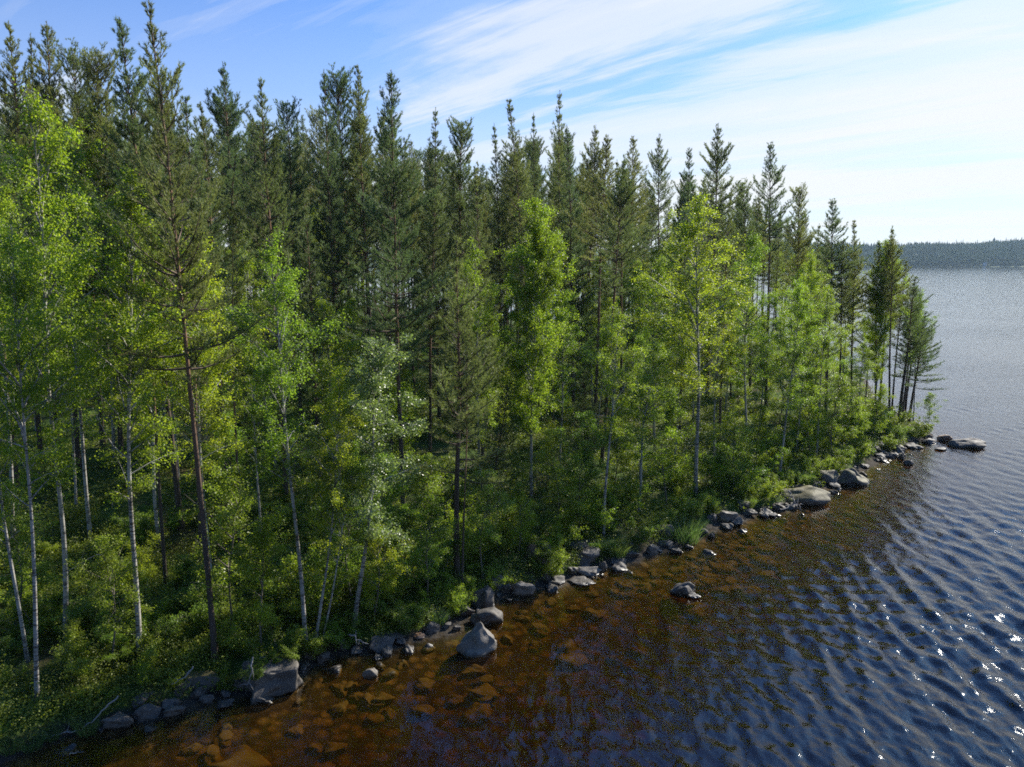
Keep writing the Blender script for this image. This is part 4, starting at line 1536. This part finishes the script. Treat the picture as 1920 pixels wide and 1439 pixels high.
stick('dead_branch', [P3(474, 1232, 1.3), P3(472, 1262, 0.95), P3(464, 1283, 0.6), P3(450, 1285, 0.55)], 0.022, 'hooked bare branch hanging over the slanted boulder', 4, seed=6)
stick('dead_branch', [P3(362, 1250, 0.9), P3(345, 1272, 0.7), P3(322, 1284, 0.6)], 0.02, 'bare branch above the shaded mossy block', 2, seed=7)
stick('dead_branch', [P3(655, 1190, 0.7), P3(670, 1200, 0.5), P3(690, 1208, 0.3)], 0.03, 'tangle of grey roots under the pale aspen', 6, seed=8)
x0, y0, z0 = ground_hit(192, 1090)
stick('dead_branch', [(x0 - 1.2, y0 - 0.3, z0 + 0.4), (x0, y0, z0 + 1.0), (x0 + 1.1, y0, z0 + 0.8)], 0.02, 'arched bare branch over the bilberries between the left birches', 3, seed=9)
x0, y0, z0 = ground_hit(905, 880)
stick('dead_branch', [(x0 - 0.9, y0 - 0.3, z0 + 2.2), (x0, y0, z0 + 1.3), (x0 + 0.9, y0, z0 + 0.3)], 0.03, 'broken branch fallen beside the red-barked shore pine', 6, seed=10)

rsp = np.random.RandomState(66)
mb = MB()
x0, y0, z0 = ground_hit(1105, 800)
for k_ in range(190):
    a = rsp.uniform(0, 6.28)
    c0 = np.array([x0, y0, z0]) + rsp.normal(0, 1, 3) * np.array([1.1, 0.8, 0.0]) + np.array([0, 0, rsp.uniform(0.05, 0.75)])
    d = np.array([math.cos(a), math.sin(a), rsp.normal(0, 0.22)])
    L = rsp.uniform(0.4, 1.6)
    c = curve(c0 - d * L / 2, d, L, rsp.normal(0, 0.2), 4, rsp, 0.15)
    c[:, 2] = np.maximum(c[:, 2], z0 + 0.02)
    tube(mb, c, np.linspace(0.018, 0.006, 5), 4)
tag(mb.build('brush_pile', M_BRUSH), 'brown pile of cut brushwood on the forest floor behind the straight pine trunks', 'brush pile')

# ------------------------------------------------------------------ far shore: wooded hill across the lake
HX = np.linspace(-1500, 2600, 206)
HY = np.linspace(1470, 2500, 72)
RIDGE_PX = [1560, 1690, 1720, 1750, 1800, 1815, 1840, 1870, 1920, 2000, 2100]
RIDGE_Y = [460, 464, 461.5, 458, 462, 463.5, 459.5, 455.5, 453, 450, 457]


def hill_h(x, y):
    px = 960 + FPX * x / (1800.0 * CP)
    ry = np.interp(px, RIDGE_PX, RIDGE_Y)
    top = (490.5 - ry) / FPX * 1800 + 12 - 15
    shore_y = 1500 + 14 * np.sin(x / 90.0) + 8 * np.sin(x / 31.0 + 1)
    u = (y - shore_y) / 300.0
    h = np.where(u < 0, u * 30, 1.0 + (top - 1) * ss(-0.05, 1.0, u))
    return np.maximum(h + 1.2 * np.sin(x / 40 + y / 55) * ss(0, 0.4, u), -11)


HXX, HYY = np.meshgrid(HX, HY)
HZ = hill_h(HXX, HYY)
n1, n2 = HXX.shape
ii = np.arange(n1 - 1)[:, None] * n2 + np.arange(n2 - 1)[None, :]
hb = MB()
hb.add(np.stack([HXX, HYY, HZ], -1), np.stack([ii, ii + 1, ii + n2 + 1, ii + n2], -1).reshape(-1, 4))
mh, nt, out = mat_new('far_hill_floor')
geo = nnode(nt, 'ShaderNodeNewGeometry')
p = principled(nt, mixc(nt, noise(nt, geo.outputs['Position'], 0.05, 4), (0.025, 0.045, 0.015), (0.06, 0.085, 0.03)), 0.95, 0.1)
nt.links.new(p.outputs[0], out.inputs['Surface'])
tag(hb.build('far_hill', mh), kind='structure')

M_FARTREE = foliage_mat('far_trees', (0.038, 0.075, 0.022), (0.120, 0.175, 0.045), (1.4, 1.5, 0.9), 0.15, 0.7, 0.2, 0.35, 0.02)


def far_forest():
    rs = np.random.RandomState(88)
    mb = MB()
    n = 9000
    x = rs.uniform(560, 1420, n)
    y = 1502 + 420 * rs.rand(n) ** 1.25
    h = hill_h(x, y) + 1.6 * wob(x, y, 0.03, 91) + 1.0
    ok = h > 0.7
    x, y, h = x[ok], y[ok], h[ok]
    n = len(x)
    dec = rs.rand(n) < np.where(y < 1560, 0.35, 0.12)
    Ht = rs.uniform(11, 18, n) * np.where(dec, 0.85, 1)
    Ht = np.where(rs.rand(n) < 0.05, Ht * rs.uniform(1.2, 1.5, n), Ht)
    Rt = np.where(dec, rs.uniform(2.8, 4.2, n), rs.uniform(1.6, 2.4, n))
    sides, rings = 7, 5
    th = np.arange(sides) / sides * 6.283
    tt = np.array([0.02, 0.18, 0.45, 0.75, 1.0])
    prof_c = np.array([0.75, 1.0, 0.72, 0.36, 0.02])
    prof_d = np.array([0.45, 0.85, 1.0, 0.75, 0.05])
    prof = np.where(dec[:, None], prof_d, prof_c)
    jit = rs.uniform(0.65, 1.35, (n, rings, sides))
    rad = Rt[:, None, None] * prof[:, :, None] * jit
    ang = th[None, None, :] + rs.uniform(0, 6.28, (n, 1, 1))
    zz = h[:, None, None] + Ht[:, None, None] * (tt[None, :, None] + rs.normal(0, 0.03, (n, rings, sides)))
    V = np.stack([x[:, None, None] + rad * np.cos(ang), y[:, None, None] + rad * np.sin(ang), zz], -1)
    i = np.arange(rings - 1)[:, None] * sides
    j = np.arange(sides)[None, :]
    k = (j + 1) % sides
    qf = np.stack([i + j, i + k, i + sides + k, i + sides + j], -1).reshape(-1, 4)
    F = (np.arange(n)[:, None, None] * rings * sides + qf[None]).reshape(-1, 4)
    mb.add(V.reshape(-1, 3), F)
    tag(mb.build('far_forest', M_FARTREE, smooth=False), label='hazy blue-green conifer wood covering the hill across the lake', kind='stuff')


far_forest()


def flat_mat(name, c):
    m, nt, out = mat_new(name)
    tc = nnode(nt, 'ShaderNodeTexCoord')
    n = noise(nt, tc.outputs['Object'], 1.5, 3)
    p = principled(nt, mixc(nt, n, c, tuple(v * 0.85 for v in c)), 0.7, 0.3)
    nt.links.new(p.outputs[0], out.inputs['Surface'])
    return m


def box(mb, x0, x1, y0, y1, z0, z1):
    v = [(x, y, z) for z in (z0, z1) for y in (y0, y1) for x in (x0, x1)]
    mb.add(v, [(0, 1, 3, 2), (4, 6, 7, 5), (0, 4, 5, 1), (2, 3, 7, 6), (0, 2, 6, 4), (1, 5, 7, 3)])


# white summer cabin on the far shore
cx, cyy = (1834 - 960) / FPX * 1500, 1496.0
cab = empty('cabin', (cx, cyy, 5.0))
cab.scale = (0.8, 0.8, 0.75)
tag(cab, 'tiny white cabin on the wooded far shore', 'cabin')
mb = MB(); box(mb, -3.0, 3.0, -2.5, 2.5, -4.5, 1.6); mb.build('wall', flat_mat('white_paint', (0.78, 0.78, 0.76)), cab, False)
mb = MB()
mb.add([(-3.4, -3, 1.6), (3.4, -3, 1.6), (3.4, 0, 3.0), (-3.4, 0, 3.0), (-3.4, 3, 1.6), (3.4, 3, 1.6), (-3.4, -3, 1.5), (3.4, -3, 1.5), (-3.4, 3, 1.5), (3.4, 3, 1.5)],
       [(0, 1, 2, 3), (3, 2, 5, 4), (6, 7, 1, 0), (8, 4, 5, 9), (6, 8, 9, 7)])
mb.add([(-3.4, -3, 1.6), (-3.4, 3, 1.6), (-3.4, 0, 3.0), (3.4, -3, 1.6), (3.4, 3, 1.6), (3.4, 0, 3.0)], [(0, 1, 2), (3, 5, 4)])
mb.build('roof', flat_mat('pale_roof', (0.62, 0.62, 0.63)), cab, False)
mb = MB(); box(mb, -1.0, 1.0, -2.55, -2.5, 0.0, 1.0); mb.build('window', flat_mat('dark_glass', (0.05, 0.06, 0.08)), cab, False)

# ------------------------------------------------------------------ haze
hz = MB()
box(hz, -2520, 2920, -310, 2520, -14, 75)
mz, nt, out = mat_new('haze_air')
pv = nnode(nt, 'ShaderNodeVolumePrincipled')
pv.inputs['Color'].default_value = (0.58, 0.80, 1.0, 1)
pv.inputs['Density'].default_value = 0.00007
pv.inputs['Anisotropy'].default_value = 0.3
nt.links.new(pv.outputs[0], out.inputs['Volume'])
tag(recalc(hz.build('haze', mz, smooth=False)), label='thin blue summer haze over the lake', kind='stuff')
